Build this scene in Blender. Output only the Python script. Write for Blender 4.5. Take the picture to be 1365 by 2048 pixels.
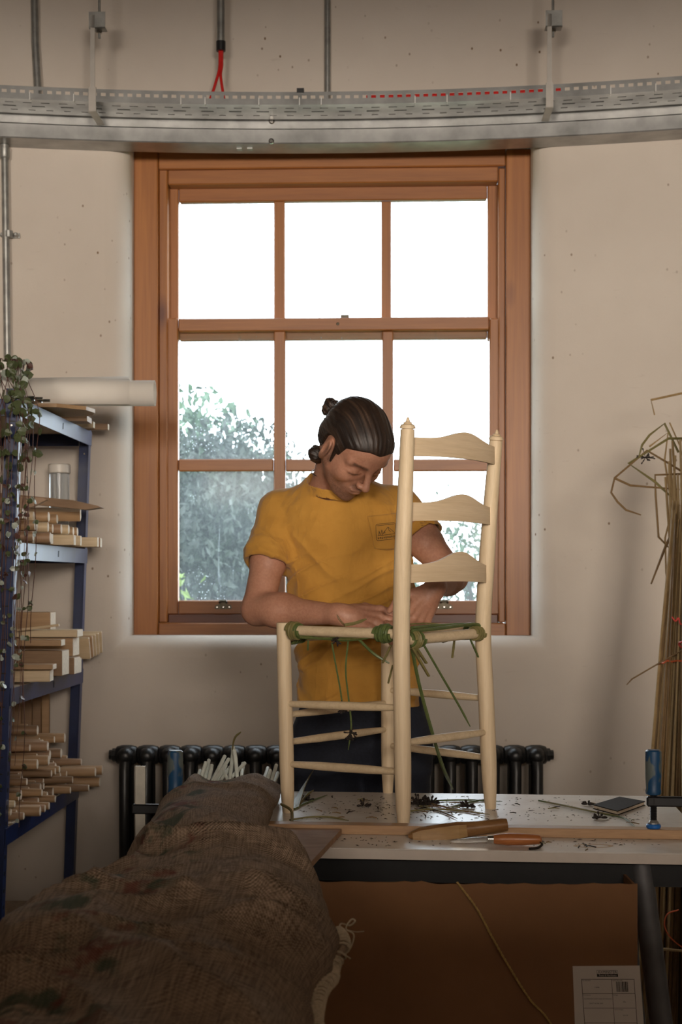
import bpy, math, random
import numpy as np
from mathutils import Vector, Matrix, Euler
from mathutils.bvhtree import BVHTree

for o in list(bpy.data.objects):
    bpy.data.objects.remove(o, do_unlink=True)
scene = bpy.context.scene
COL = scene.collection
rnd = random.Random(7)

# ------------------------------------------------------------------ camera
F = 50.0 / 36.0 * 2048.0      # focal length in pixels of the 1365x2048 frame
H = 1.29                      # lens height above the floor
CX, HOR = 682.5, 1160.0       # principal column, horizon row
cam_d = bpy.data.cameras.new('camera')
cam_d.sensor_fit = 'VERTICAL'
cam_d.sensor_height = 36.0
cam_d.sensor_width = 24.0
cam_d.lens = 50.0
cam_d.shift_y = (HOR - 1024.0) / 2048.0
cam_d.clip_end = 200
cam_d.dof.use_dof = True
cam_d.dof.focus_distance = 3.2
cam_d.dof.aperture_fstop = 8.0
cam = bpy.data.objects.new('camera', cam_d)
COL.objects.link(cam)
cam.location = (0, 0, H)
cam.rotation_euler = (math.radians(90), 0, 0)
scene.camera = cam

# ------------------------------------------------------------------ world
w = bpy.data.worlds.new('overcast_sky')
scene.world = w
w.use_nodes = True
nt = w.node_tree
nt.nodes.clear()
wo = nt.nodes.new('ShaderNodeOutputWorld')
bg = nt.nodes.new('ShaderNodeBackground')
tc = nt.nodes.new('ShaderNodeTexCoord')
no = nt.nodes.new('ShaderNodeTexNoise')
no.inputs['Scale'].default_value = 2.0
no.inputs['Detail'].default_value = 4
cr = nt.nodes.new('ShaderNodeValToRGB')
cr.color_ramp.elements[0].position = 0.3
cr.color_ramp.elements[0].color = (0.80, 0.90, 1.0, 1)
cr.color_ramp.elements[1].position = 0.7
cr.color_ramp.elements[1].color = (0.95, 0.98, 1.0, 1)
nt.links.new(tc.outputs['Generated'], no.inputs['Vector'])
nt.links.new(no.outputs['Fac'], cr.inputs['Fac'])
nt.links.new(cr.outputs['Color'], bg.inputs['Color'])
bg.inputs['Strength'].default_value = 7.5
nt.links.new(bg.outputs['Background'], wo.inputs['Surface'])

# area lights added at two unseen rear windows to light the room
def area(name, loc, target, sx, sy, energy, color):
    l = bpy.data.lights.new(name, 'AREA')
    l.shape = 'RECTANGLE'
    l.size, l.size_y = sx, sy
    l.energy = energy
    l.color = color
    o = bpy.data.objects.new(name, l)
    COL.objects.link(o)
    o.location = loc
    d = Vector(target) - Vector(loc)
    o.rotation_euler = d.to_track_quat('-Z', 'Y').to_euler()
    return o
area('added_rear_light_left', (-1.55, -4.50, 2.05), (-1.55, 0, 2.05), 1.4, 1.0, 225, (1.0, 0.86, 0.72))
area('added_rear_light_right', (1.35, -4.50, 2.05), (1.35, 0, 2.05), 1.4, 1.0, 295, (1.0, 0.86, 0.72))

scene.view_settings.view_transform = 'Standard'
scene.view_settings.look = 'None'
scene.view_settings.exposure = 0.0
scene.view_settings.gamma = 1.0
scene.view_settings.use_curve_mapping = False

# ------------------------------------------------------------------ helpers
def P(px, py, d):
    """world point seen at a photo pixel at depth d"""
    return Vector(((px - CX) * d / F, d, H - (py - HOR) * d / F))

def PZ(px, py, z):
    """world point of a photo pixel on a horizontal plane z"""
    d = (H - z) * F / (py - HOR)
    return P(px, py, d)

ORG = {}

def tag(o, label=None, cat=None, group=None, kind=None):
    if label: o['label'] = label
    if cat: o['category'] = cat
    if group: o['group'] = group
    if kind: o['kind'] = kind
    return o

def thing(name, label, cat, loc=(0, 0, 0), group=None):
    o = bpy.data.objects.new(name, None)
    o.empty_display_size = 0.05
    COL.objects.link(o)
    o.location = loc
    ORG[o.name] = Vector(loc)
    return tag(o, label, cat, group)

def mesh_obj(name, verts, faces, mat, parent=None, smooth=False, uvs=None, mats=None, fmat=None, auto=None):
    V = np.asarray(verts, dtype=np.float64).reshape(-1, 3)
    if parent is not None:
        org = np.array(ORG[parent.name])
    else:
        mn, mx = V.min(0), V.max(0)
        org = np.array([(mn[0] + mx[0]) / 2, (mn[1] + mx[1]) / 2, mn[2]])
    me = bpy.data.meshes.new(name)
    if isinstance(faces, np.ndarray):
        n = faces.shape[0]; k = faces.shape[1]
        VV = (V - org).astype(np.float32)
        me.vertices.add(len(VV)); me.vertices.foreach_set('co', VV.ravel())
        me.loops.add(n * k); me.loops.foreach_set('vertex_index', faces.ravel().astype(np.int32))
        me.polygons.add(n)
        me.polygons.foreach_set('loop_start', np.arange(0, n * k, k, dtype=np.int32))
        me.update(calc_edges=True); me.validate()
    else:
        me.from_pydata([tuple(v) for v in (V - org)], [], [tuple(f) for f in faces])
        me.update()
    for m in (mats if mats else [mat]):
        me.materials.append(m)
    if fmat is not None:
        me.polygons.foreach_set('material_index', np.asarray(fmat, dtype=np.int32))
    if uvs is not None:
        ul = me.uv_layers.new(name='UVMap')
        li = np.empty(len(me.loops), dtype=np.int32); me.loops.foreach_get('vertex_index', li)
        ul.data.foreach_set('uv', np.asarray(uvs, dtype=np.float32)[li].ravel())
    if smooth:
        me.polygons.foreach_set('use_smooth', np.ones(len(me.polygons), dtype=bool))
        if auto is not None:
            try: me.set_sharp_from_angle(angle=math.radians(auto))
            except Exception: pass
    o = bpy.data.objects.new(name, me)
    COL.objects.link(o)
    if parent is not None:
        o.parent = parent
        ORG[o.name] = ORG[parent.name]
    else:
        o.location = org
        ORG[o.name] = Vector(org)
    return o

class MB:
    def __init__(s):
        s.v = []; s.f = []
    def add(s, verts, faces):
        b = len(s.v)
        s.v += [tuple(v) for v in verts]
        s.f += [tuple(i + b for i in f) for f in faces]
        return s
    def box(s, lo, hi, M=None, bev=0.0):
        x0, y0, z0 = lo; x1, y1, z1 = hi
        if bev <= 0:
            vs = [(x0,y0,z0),(x1,y0,z0),(x1,y1,z0),(x0,y1,z0),(x0,y0,z1),(x1,y0,z1),(x1,y1,z1),(x0,y1,z1)]
            fs = [(0,3,2,1),(4,5,6,7),(0,1,5,4),(1,2,6,5),(2,3,7,6),(3,0,4,7)]
        else:
            b = min(bev, (x1-x0)/2.01, (y1-y0)/2.01, (z1-z0)/2.01)
            vs = []; idx = {}
            for sx in (0, 1):
                for sy in (0, 1):
                    for sz in (0, 1):
                        c = ((x0, x1)[sx], (y0, y1)[sy], (z0, z1)[sz])
                        d = (b if sx == 0 else -b, b if sy == 0 else -b, b if sz == 0 else -b)
                        for a in range(3):
                            p = [c[k] + (0 if k == a else d[k]) for k in range(3)]
                            idx[(sx, sy, sz, a)] = len(vs); vs.append(tuple(p))
            fs = []
            for a in range(3):
                o1, o2 = [(1, 2), (2, 0), (0, 1)][a]
                for sd in (0, 1):
                    ring = []
                    for q in ((0,0),(1,0),(1,1),(0,1)):
                        k = [0,0,0]; k[a] = sd; k[o1] = q[0]; k[o2] = q[1]
                        ring.append(idx[(k[0],k[1],k[2],a)])
                    fs.append(tuple(ring if sd else ring[::-1]))
            for a in range(3):           # bevel along edges parallel to axis a
                o1, o2 = [(1, 2), (2, 0), (0, 1)][a]
                for q1 in (0, 1):
                    for q2 in (0, 1):
                        k0 = [0,0,0]; k0[o1] = q1; k0[o2] = q2; k0[a] = 0
                        k1 = list(k0); k1[a] = 1
                        r = (idx[(*k0, o1)], idx[(*k1, o1)], idx[(*k1, o2)], idx[(*k0, o2)])
                        fs.append(r if q1 != q2 else r[::-1])
            for sx in (0, 1):
                for sy in (0, 1):
                    for sz in (0, 1):
                        t = (idx[(sx,sy,sz,0)], idx[(sx,sy,sz,1)], idx[(sx,sy,sz,2)])
                        fs.append(t if (sx+sy+sz) % 2 else t[::-1])
        if M is not None:
            vs = [tuple(M @ Vector(v)) for v in vs]
        return s.add(vs, fs)
    def obox(s, a, b, wy, wz, up=(0, 0, 1), bev=0.0):
        """bar from a to b with cross-section wy (sideways) x wz (up)"""
        a = Vector(a); b = Vector(b); d = b - a; L = d.length
        x = d.normalized(); upv = Vector(up)
        y = upv.cross(x).normalized(); z = x.cross(y)
        M = Matrix((x, y, z)).transposed().to_4x4(); M.translation = a
        return s.box((0, -wy/2, -wz/2), (L, wy/2, wz/2), M, bev)
    def tube(s, pts, rad, n=8, cap=True, closed=False, flat=1.0):
        pts = [Vector(p) for p in pts]
        m = len(pts)
        if not hasattr(rad, '__len__'): rad = [rad] * m
        vs = []; fs = []
        t0 = (pts[1] - pts[0]).normalized()
        ref = Vector((0, 0, 1)) if abs(t0.z) < 0.9 else Vector((1, 0, 0))
        nrm = t0.cross(ref).normalized()
        for i in range(m):
            if closed: t = (pts[(i+1) % m] - pts[i-1])
            elif i == 0: t = pts[1] - pts[0]
            elif i == m-1: t = pts[-1] - pts[-2]
            else: t = pts[i+1] - pts[i-1]
            if t.length < 1e-9: t = t0
            t = t.normalized()
            nrm = (nrm - t * nrm.dot(t))
            nrm = nrm.normalized() if nrm.length > 1e-6 else t.orthogonal().normalized()
            bn = t.cross(nrm)
            for k in range(n):
                a = 2 * math.pi * k / n
                vs.append(tuple(pts[i] + (nrm * math.cos(a) + bn * (math.sin(a) * flat)) * rad[i]))
        seg = m if closed else m - 1
        for i in range(seg):
            j = (i + 1) % m
            for k in range(n):
                k2 = (k + 1) % n
                fs.append((i*n+k, i*n+k2, j*n+k2, j*n+k))
        if cap and not closed:
            fs.append(tuple(range(n))[::-1])
            fs.append(tuple(range((m-1)*n, m*n)))
        return s.add(vs, fs)
    def lathe(s, prof, a, axis=(0, 0, 1), n=16, cap=True):
        """prof = [(t along axis, radius)]"""
        ax = Vector(axis).normalized(); a = Vector(a)
        return s.tube([a + ax * t for t, r in prof], [r for t, r in prof], n, cap)
    def prism(s, poly, z0, z1, M=None):
        n = len(poly)
        vs = [(x, y, z0) for x, y in poly] + [(x, y, z1) for x, y in poly]
        fs = [tuple(range(n))[::-1], tuple(range(n, 2*n))]
        for i in range(n):
            j = (i+1) % n
            fs.append((i, j, n+j, n+i))
        if M is not None: vs = [tuple(M @ Vector(v)) for v in vs]
        return s.add(vs, fs)
    def grid(s, fn, nu, nv, closed_u=False):
        vs = [tuple(fn(i/(nu if closed_u else nu-1), j/(nv-1))) for j in range(nv) for i in range(nu)]
        fs = []
        for j in range(nv-1):
            for i in range(nu if closed_u else nu-1):
                i2 = (i+1) % nu
                fs.append((j*nu+i, j*nu+i2, (j+1)*nu+i2, (j+1)*nu+i))
        return s.add(vs, fs)
    def build(s, name, mat, parent=None, smooth=False, auto=35, **kw):
        return mesh_obj(name, s.v, s.f, mat, parent, smooth, auto=auto if smooth else None, **kw)

def frame(x, y, z, loc):
    M = Matrix((x, y, z)).transposed().to_4x4(); M.translation = Vector(loc)
    return M

def spline(pts, n=8):
    """Catmull-Rom through points"""
    pts = [Vector(p) for p in pts]
    if len(pts) < 3: return pts
    q = [2*pts[0]-pts[1]] + pts + [2*pts[-1]-pts[-2]]
    out = []
    for i in range(1, len(q)-2):
        for k in range(n):
            t = k / n
            out.append(0.5*((2*q[i]) + (q[i+1]-q[i-1])*t + (2*q[i-1]-5*q[i]+4*q[i+1]-q[i+2])*t*t + (3*q[i]-q[i-1]-3*q[i+1]+q[i+2])*t**3))
    out.append(pts[-1])
    return out

def copy_tree(o, parent=None):
    c = o.copy(); COL.objects.link(c); c.parent = parent
    for ch in o.children: copy_tree(ch, c)
    return c

# value noise
_rs = np.random.RandomState(3)
_perm = _rs.permutation(256).astype(np.int32)
_val = _rs.rand(256).astype(np.float32) * 2 - 1
def vnoise(p):
    p = np.asarray(p, dtype=np.float32)
    i = np.floor(p).astype(np.int32); f = p - i
    f = f * f * (3 - 2 * f)
    def h(a, b, c): return _val[_perm[(_perm[(_perm[a & 255] + b) & 255] + c) & 255]]
    x, y, z = i[..., 0], i[..., 1], i[..., 2]
    fx, fy, fz = f[..., 0], f[..., 1], f[..., 2]
    c00 = h(x, y, z) * (1-fx) + h(x+1, y, z) * fx
    c10 = h(x, y+1, z) * (1-fx) + h(x+1, y+1, z) * fx
    c01 = h(x, y, z+1) * (1-fx) + h(x+1, y, z+1) * fx
    c11 = h(x, y+1, z+1) * (1-fx) + h(x+1, y+1, z+1) * fx
    return (c00*(1-fy)+c10*fy)*(1-fz) + (c01*(1-fy)+c11*fy)*fz
def fbm(p, oct=3):
    p = np.asarray(p, dtype=np.float32); a = 1.0; s = 0
    for k in range(oct):
        s = s + a * vnoise(p * (2**k) + 17.3*k); a *= 0.5
    return s

# ------------------------------------------------------------------ materials
MATS = {}
def new_mat(name):
    m = bpy.data.materials.new(name); m.use_nodes = True
    n = m.node_tree; n.nodes.clear()
    out = n.nodes.new('ShaderNodeOutputMaterial')
    b = n.nodes.new('ShaderNodeBsdfPrincipled')
    n.links.new(b.outputs['BSDF'], out.inputs['Surface'])
    MATS[name] = m
    return m, n, b, out

def ramp(n, fac, stops):
    r = n.nodes.new('ShaderNodeValToRGB')
    e = r.color_ramp.elements
    while len(e) < len(stops): e.new(0.5)
    for i, (p, c) in enumerate(stops):
        e[i].position = p
        e[i].color = (c[0], c[1], c[2], 1)
    n.links.new(fac, r.inputs['Fac'])
    return r.outputs['Color']

def coords(n, scale=(1, 1, 1), kind='Object', rot=(0, 0, 0)):
    t = n.nodes.new('ShaderNodeTexCoord'); mp = n.nodes.new('ShaderNodeMapping')
    mp.inputs['Scale'].default_value = scale
    mp.inputs['Rotation'].default_value = rot
    n.links.new(t.outputs[kind], mp.inputs['Vector'])
    return mp.outputs['Vector']

def noise(n, vec, scale, detail=4, rough=0.55, dist=0.0):
    t = n.nodes.new('ShaderNodeTexNoise')
    t.inputs['Scale'].default_value = scale; t.inputs['Detail'].default_value = detail
    t.inputs['Roughness'].default_value = rough; t.inputs['Distortion'].default_value = dist
    n.links.new(vec, t.inputs['Vector'])
    return t.outputs['Fac']

def bump(n, b, h, strength=0.3, dist=0.002, prev=None):
    bp = n.nodes.new('ShaderNodeBump')
    bp.inputs['Strength'].default_value = strength; bp.inputs['Distance'].default_value = dist
    n.links.new(h, bp.inputs['Height'])
    if prev is not None: n.links.new(prev, bp.inputs['Normal'])
    n.links.new(bp.outputs['Normal'], b.inputs['Normal'])
    return bp.outputs['Normal']

def mixc(n, fac, a, b, mode='MIX'):
    m = n.nodes.new('ShaderNodeMix'); m.data_type = 'RGBA'; m.blend_type = mode
    for sock, v in ((m.inputs['Factor'], fac), (m.inputs['A'], a), (m.inputs['B'], b)):
        pass
    fs = [i for i in m.inputs if i.identifier == 'Factor_Float'][0]
    sa = [i for i in m.inputs if i.identifier == 'A_Color'][0]
    sb = [i for i in m.inputs if i.identifier == 'B_Color'][0]
    for sock, v in ((fs, fac), (sa, a), (sb, b)):
        if isinstance(v, (int, float)): sock.default_value = v
        elif isinstance(v, (tuple, list)): sock.default_value = (v[0], v[1], v[2], 1)
        else: n.links.new(v, sock)
    return [o for o in m.outputs if o.identifier == 'Result_Color'][0]

def plain(name, col, rough=0.6, metal=0.0, var=0.12, scale=30.0, bumpd=0.0, spec=0.5):
    m, n, b, out = new_mat(name)
    v = coords(n)
    f = noise(n, v, scale)
    lo = [c * (1 - var) for c in col]; hi = [min(1, c * (1 + var)) for c in col]
    n.links.new(ramp(n, f, [(0.3, lo), (0.7, hi)]), b.inputs['Base Color'])
    b.inputs['Roughness'].default_value = rough; b.inputs['Metallic'].default_value = metal
    b.inputs['Specular IOR Level'].default_value = spec
    if bumpd: bump(n, b, f, 0.5, bumpd)
    return m

def wood(name, lo, hi, grain=(1, 1, 0.05), scale=60, rough=0.55, knots=None, bstr=0.15, warp=0.6):
    m, n, b, out = new_mat(name)
    v = coords(n, grain)
    f = noise(n, v, scale, 5, 0.6, warp)
    f2 = noise(n, v, scale * 5, 3, 0.6, 0.1)
    c = ramp(n, f, [(0.25, lo), (0.75, hi)])
    c = mixc(n, 0.25, c, ramp(n, f2, [(0.3, [x*0.75 for x in lo]), (0.7, hi)]))
    if knots:
        vv = coords(n, knots[0])
        vo = n.nodes.new('ShaderNodeTexVoronoi'); vo.inputs['Scale'].default_value = knots[1]
        n.links.new(vv, vo.inputs['Vector'])
        k = ramp(n, vo.outputs['Distance'], [(0.02, (1, 1, 1)), (0.10, (0, 0, 0))])
        c = mixc(n, k, c, knots[2])
    n.links.new(c, b.inputs['Base Color'])
    b.inputs['Roughness'].default_value = rough
    bump(n, b, f2, bstr, 0.001)
    return m

ash_z = wood('pale_ash_upright', (0.60, 0.45, 0.275), (0.77, 0.62, 0.42), (1, 1, 0.04), 70)
ash_x = wood('pale_ash_crosswise', (0.58, 0.43, 0.265), (0.72, 0.57, 0.385), (0.05, 0.05, 1), 70)
ash_l = wood('pale_ash_lengthwise', (0.56, 0.42, 0.25), (0.74, 0.59, 0.39), (0.05, 1, 1), 60)
beech = wood('beech_lengthwise', (0.34, 0.20, 0.10), (0.50, 0.325, 0.175), (0.06, 1, 1), 45)
beech_pink = wood('beech_pink', (0.30, 0.175, 0.10), (0.43, 0.275, 0.16), (0.06, 1, 1), 45)
brown_wood = wood('brown_hardwood', (0.20, 0.115, 0.06), (0.32, 0.20, 0.11), (0.06, 1, 1), 45)
endgrain = plain('sawn_end_grain', (0.66, 0.55, 0.42), 0.8, 0, 0.1, 120)
pine_v = wood('orange_pine_upright', (0.25, 0.082, 0.017), (0.43, 0.165, 0.036), (1, 1, 0.03), 28, 0.42,
              ((1, 1, 0.35), 3.3, (0.13, 0.035, 0.015)), 0.1)
pine_h = wood('orange_pine_crosswise', (0.24, 0.080, 0.018), (0.41, 0.155, 0.036), (0.03, 1, 1), 28, 0.42, None, 0.1)
shaded_red_h = wood('dark_red_shaded_wood', (0.10, 0.028, 0.014), (0.17, 0.05, 0.022), (0.03, 1, 1), 28, 0.4, None, 0.1)  # dark red wood with the strip of shade under the sash painted in
batten_m = wood('oak_batten', (0.33, 0.18, 0.085), (0.50, 0.31, 0.16), (0.03, 1, 1), 60, 0.5)
ply_m = wood('worn_plywood', (0.24, 0.12, 0.06), (0.42, 0.25, 0.14), (0.25, 1, 1), 26, 0.6)
polished = wood('polished_brown_wood', (0.13, 0.055, 0.018), (0.34, 0.18, 0.07), (0.12, 1, 1), 40, 0.25)
handle_m = wood('orange_handle_wood', (0.32, 0.10, 0.03), (0.46, 0.17, 0.05), (0.12, 1, 1), 40, 0.3)
galv = plain('galvanised_steel', (0.33, 0.33, 0.32), 0.34, 1.0, 0.25, 9)
galv_d = plain('dull_zinc_conduit', (0.36, 0.36, 0.34), 0.45, 0.75, 0.25, 22)
chrome = plain('bright_steel', (0.62, 0.60, 0.56), 0.22, 1.0, 0.05)
white_metal = plain('white_painted_metal', (0.44, 0.41, 0.37), 0.5, 0.1, 0.06)
black_iron = plain('black_cast_iron', (0.013, 0.013, 0.013), 0.38, 0.0, 0.3, 25, 0.0015)
black_m = plain('black_metal', (0.010, 0.010, 0.011), 0.45, 0.2, 0.2)
black_pl = plain('black_plastic', (0.014, 0.014, 0.015), 0.4, 0, 0.2)
red_cable = plain('red_cable_sheath', (0.55, 0.018, 0.015), 0.45, 0, 0.1)
tie_m = plain('white_nylon', (0.72, 0.72, 0.70), 0.5, 0, 0.04)
bronze = plain('tarnished_bronze', (0.10, 0.085, 0.06), 0.45, 0.7, 0.4, 60)
paper_m = plain('white_paper', (0.80, 0.755, 0.68), 0.85, 0, 0.03, 8)
pot_m = plain('white_ceramic', (0.68, 0.64, 0.58), 0.4, 0, 0.03)
blue_steel = plain('blue_painted_steel', (0.006, 0.017, 0.075), 0.36, 0.0, 0.25, 12)
shelf_m = plain('chipboard_shelf', (0.42, 0.33, 0.24), 0.8, 0, 0.2, 90)
skin_m = None
cloth_navy = plain('navy_denim', (0.010, 0.013, 0.024), 0.85, 0, 0.25, 160, 0.001)
silver = plain('silver_ring_metal', (0.75, 0.72, 0.66), 0.2, 1.0, 0.02)
leather_m = plain('dark_leather_cover', (0.022, 0.016, 0.012), 0.7, 0, 0.2, 120, 0.0006, 0.12)
grey_tube = plain('grey_painted_tube', (0.13, 0.13, 0.135), 0.4, 0.3, 0.2, 14)
clamp_blue = None
twine_m = plain('pale_twine', (0.50, 0.41, 0.28), 0.9, 0, 0.2, 200)
gold_twine = plain('golden_twine', (0.42, 0.27, 0.09), 0.85, 0, 0.25, 150)
orange_twine = plain('orange_baler_twine', (0.60, 0.12, 0.04), 0.6, 0, 0.2)
red_twine = plain('red_baler_twine', (0.55, 0.05, 0.04), 0.6, 0, 0.2)
rush_green = wood('green_rush', (0.045, 0.075, 0.018), (0.13, 0.16, 0.05), (1, 1, 1), 50, 0.45)
rush_olive = wood('olive_rush', (0.12, 0.105, 0.035), (0.24, 0.20, 0.075), (1, 1, 1), 50, 0.5)
rush_straw = wood('dry_straw_rush', (0.23, 0.145, 0.06), (0.42, 0.29, 0.135), (1, 1, 0.15), 40, 0.6)
rush_straw2 = wood('pale_straw_rush', (0.34, 0.235, 0.11), (0.52, 0.39, 0.21), (1, 1, 0.15), 40, 0.6)
rush_brown = wood('brown_dry_rush', (0.13, 0.075, 0.03), (0.25, 0.155, 0.065), (1, 1, 0.15), 40, 0.6)
rush_white = plain('pale_cut_rush', (0.62, 0.66, 0.60), 0.6, 0, 0.15, 40)
dead_seed = plain('dark_seed_head', (0.020, 0.013, 0.010), 0.9, 0, 0.4, 200)
crumb_m = plain('dry_rush_crumbs', (0.045, 0.032, 0.020), 0.9, 0, 0.5, 150)
hair_m = None

# wall plaster: off-white limewash with small specks, streaks and scuffs
m, n, b, out = new_mat('limewashed_plaster'); plaster = m
v = coords(n, (1, 1, 1))
big = noise(n, v, 1.1, 5, 0.6)
c = ramp(n, big, [(0.3, (0.60, 0.53, 0.455)), (0.7, (0.69, 0.62, 0.54))])
fine = noise(n, v, 90, 4, 0.6)
vo = n.nodes.new('ShaderNodeTexVoronoi'); vo.inputs['Scale'].default_value = 23
vm = coords(n, (1.0, 1.0, 0.75))
n.links.new(vm, vo.inputs['Vector'])
gate = ramp(n, noise(n, v, 1.7, 3, 0.6), [(0.46, (0, 0, 0)), (0.58, (1, 1, 1))])
sp = ramp(n, vo.outputs['Distance'], [(0.06, (1, 1, 1)), (0.115, (0, 0, 0))])
spk = mixc(n, 1.0, sp, gate, 'MULTIPLY')
c = mixc(n, spk, c, (0.20, 0.12, 0.065))
sc = ramp(n, noise(n, coords(n, (3, 3, 14)), 3, 3, 0.6, 1.0), [(0.68, (0, 0, 0)), (0.74, (1, 1, 1))])
c = mixc(n, mixc(n, 1.0, sc, (0.18, 0.18, 0.18), 'MULTIPLY'), c, (0.42, 0.34, 0.28))
n.links.new(c, b.inputs['Base Color'])
b.inputs['Roughness'].default_value = 0.9
nb = bump(n, b, big, 0.35, 0.02)
bump(n, b, fine, 0.25, 0.002, nb)
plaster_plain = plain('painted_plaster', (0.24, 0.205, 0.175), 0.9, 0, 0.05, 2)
floor_m = plain('dark_concrete_floor', (0.07, 0.06, 0.05), 0.8, 0, 0.3, 3, 0.002)
# ================================================================== THE ROOM
# window wall frame: origin (0, 5.35), turned a little so its right end is nearer
TH = -math.atan(0.037)
WU = Vector((math.cos(TH), math.sin(TH), 0)); WV = Vector((-math.sin(TH), math.cos(TH), 0))
W0 = Vector((0, 5.35, 0))
def W(u, v, z): return W0 + WU * u + WV * v + Vector((0, 0, z))
def wv(u): return -0.080 * u * u + 0.022          # bowed (concave) wall face
def on_wall(px, py, v):
    """(u, z) of the pixel ray on the plane v of the wall frame"""
    d = Vector(((px - CX) / F, 1, -(py - HOR) / F)); o = Vector((0, 0, H))
    t = ((W0 + WV * v) - o).dot(WV) / d.dot(WV)
    p = o + d * t
    return (p - W0).dot(WU), p.z
def WM(v=0):   # matrix for boxes in (u, v, z)
    return frame(WU, WV, Vector((0, 0, 1)), W0)
WMAT = WM()

FV = 0.125                                     # depth of the window casing face behind the wall plane
u0, zt = on_wall(268, 300, FV); u1, _ = on_wall(1062, 300, FV)
_, zb = on_wall(682, 1270, FV)
zt = on_wall(682, 296, FV)[1]
HU0, HU1, HZ0, HZ1 = u0, u1, zb, zt            # the opening

ROOMT = 4.3
mb = MB()
R = 0.080; nr = 8
def ring(off, dv):
    pts = []
    a0, a1, b0, b1 = HU0 - off, HU1 + off, HZ0 - off, HZ1 + off
    N = 14
    for i in range(N): pts.append((a0 + (a1-a0)*i/N, b0))
    for i in range(N): pts.append((a1, b0 + (b1-b0)*i/N))
    for i in range(N): pts.append((a1 - (a1-a0)*i/N, b1))
    for i in range(N): pts.append((a0, b1 - (b1-b0)*i/N))
    return [W(u, wv(u) * (1 if dv < 0.1 else 0) + dv, z) for u, z in pts]
rings = []
for k in range(nr + 1):
    a = math.pi/2 * k/nr
    rings.append(ring(R * (1 - math.sin(a)), R * (1 - math.cos(a))))
rings.append(ring(0, 0.24))
nb_ = len(rings[0]); vs = [p for r in rings for p in r]; fs = []
for k in range(len(rings)-1):
    for i in range(nb_):
        j = (i+1) % nb_
        fs.append((k*nb_+i, (k+1)*nb_+i, (k+1)*nb_+j, k*nb_+j))
mb.add(vs, fs)
UL, UR = -2.75, 2.75
a0, a1, b0, b1 = HU0-R, HU1+R, HZ0-R, HZ1+R
def panel(ua, ub, za, zb_, nu, nz=2):
    mb.grid(lambda s, t: W(ua+(ub-ua)*s, wv(ua+(ub-ua)*s), za+(zb_-za)*t), nu, nz)
panel(UL, a0, 0, ROOMT, 30); panel(a1, UR, 0, ROOMT, 30)
panel(a0, a1, 0, b0, 29); panel(a0, a1, b1, ROOMT, 29)
# outer skin, so the wall has its thickness
for (ua, ub, za, zb_) in ((UL, HU0, 0, ROOMT), (HU1, UR, 0, ROOMT), (HU0, HU1, 0, HZ0), (HU0, HU1, HZ1, ROOMT)):
    vs = [W(ua, 0.30, za), W(ub, 0.30, za), W(ub, 0.30, zb_), W(ua, 0.30, zb_)]
    mb.add(vs, [(0, 1, 2, 3)])
for q in ([(HU0,HZ0),(HU1,HZ0)], [(HU1,HZ0),(HU1,HZ1)], [(HU1,HZ1),(HU0,HZ1)], [(HU0,HZ1),(HU0,HZ0)]):
    (ua, za), (ub, zb_) = q
    mb.add([W(ua,.23,za), W(ub,.23,zb_), W(ub,.30,zb_), W(ua,.30,za)], [(0,1,2,3)])
o = mb.build('wall_window', plaster, smooth=True, auto=60)
tag(o, 'bowed off-white plastered wall around the window', kind='structure')

XL, XR, YB = -2.9, 2.9, -4.6
tag(MB().box((XL-.2, YB-.2, -.15), (XR+.2, 5.75, 0)).build('floor', floor_m), 'dark concrete workshop floor', kind='structure')
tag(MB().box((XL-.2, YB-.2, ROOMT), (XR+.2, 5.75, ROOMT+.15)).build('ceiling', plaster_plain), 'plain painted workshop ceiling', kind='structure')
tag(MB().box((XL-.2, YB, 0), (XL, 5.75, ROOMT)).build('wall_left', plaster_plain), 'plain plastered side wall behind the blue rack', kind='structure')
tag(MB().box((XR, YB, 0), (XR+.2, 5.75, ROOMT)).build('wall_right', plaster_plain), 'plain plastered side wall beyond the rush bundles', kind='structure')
tag(MB().box((XL, YB, 2.78), (XR, 1.0, 2.98)).build('ceiling', plaster_plain), 'added slab over the back of the workshop that shades the upper wall', kind='structure')  # unseen slab added to keep light off the upper wall
bw = MB()  # back wall, its openings added for the two rear lights
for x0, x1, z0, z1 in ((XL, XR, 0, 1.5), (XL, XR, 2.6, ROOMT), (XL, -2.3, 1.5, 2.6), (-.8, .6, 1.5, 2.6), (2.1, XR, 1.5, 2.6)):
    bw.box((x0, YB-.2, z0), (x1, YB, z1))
tag(bw.build('wall_back', plaster_plain), 'plastered back wall with two openings added for light', kind='structure')

# ------------------------------------------------------------------ the sash window
glass = None
m, n, b, out = new_mat('dirty_window_glass'); glass = m
n.nodes.remove(b)
tr = n.nodes.new('ShaderNodeBsdfTransparent'); tr.inputs['Color'].default_value = (0.93, 0.96, 0.97, 1)
tl = n.nodes.new('ShaderNodeBsdfTranslucent'); tl.inputs['Color'].default_value = (0.80, 0.90, 0.97, 1)
gl = n.nodes.new('ShaderNodeBsdfGlossy'); gl.inputs['Roughness'].default_value = 0.08
v = coords(n, (1, 1, 1))
dirt = noise(n, v, 3.0, 6, 0.62, 0.4)
fac = ramp(n, dirt, [(0.30, (0.020,)*3), (0.62, (0.042,)*3), (0.78, (0.09,)*3)])
streak = ramp(n, noise(n, coords(n, (16, 16, 1.0)), 1.8, 4, 0.6, 0.3), [(0.66, (0, 0, 0)), (0.78, (0.16,)*3)])
vo = n.nodes.new('ShaderNodeTexVoronoi'); vo.inputs['Scale'].default_value = 75
n.links.new(v, vo.inputs['Vector'])
spots = ramp(n, vo.outputs['Distance'], [(0.10, (0.30,)*3), (0.22, (0, 0, 0))])
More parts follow.
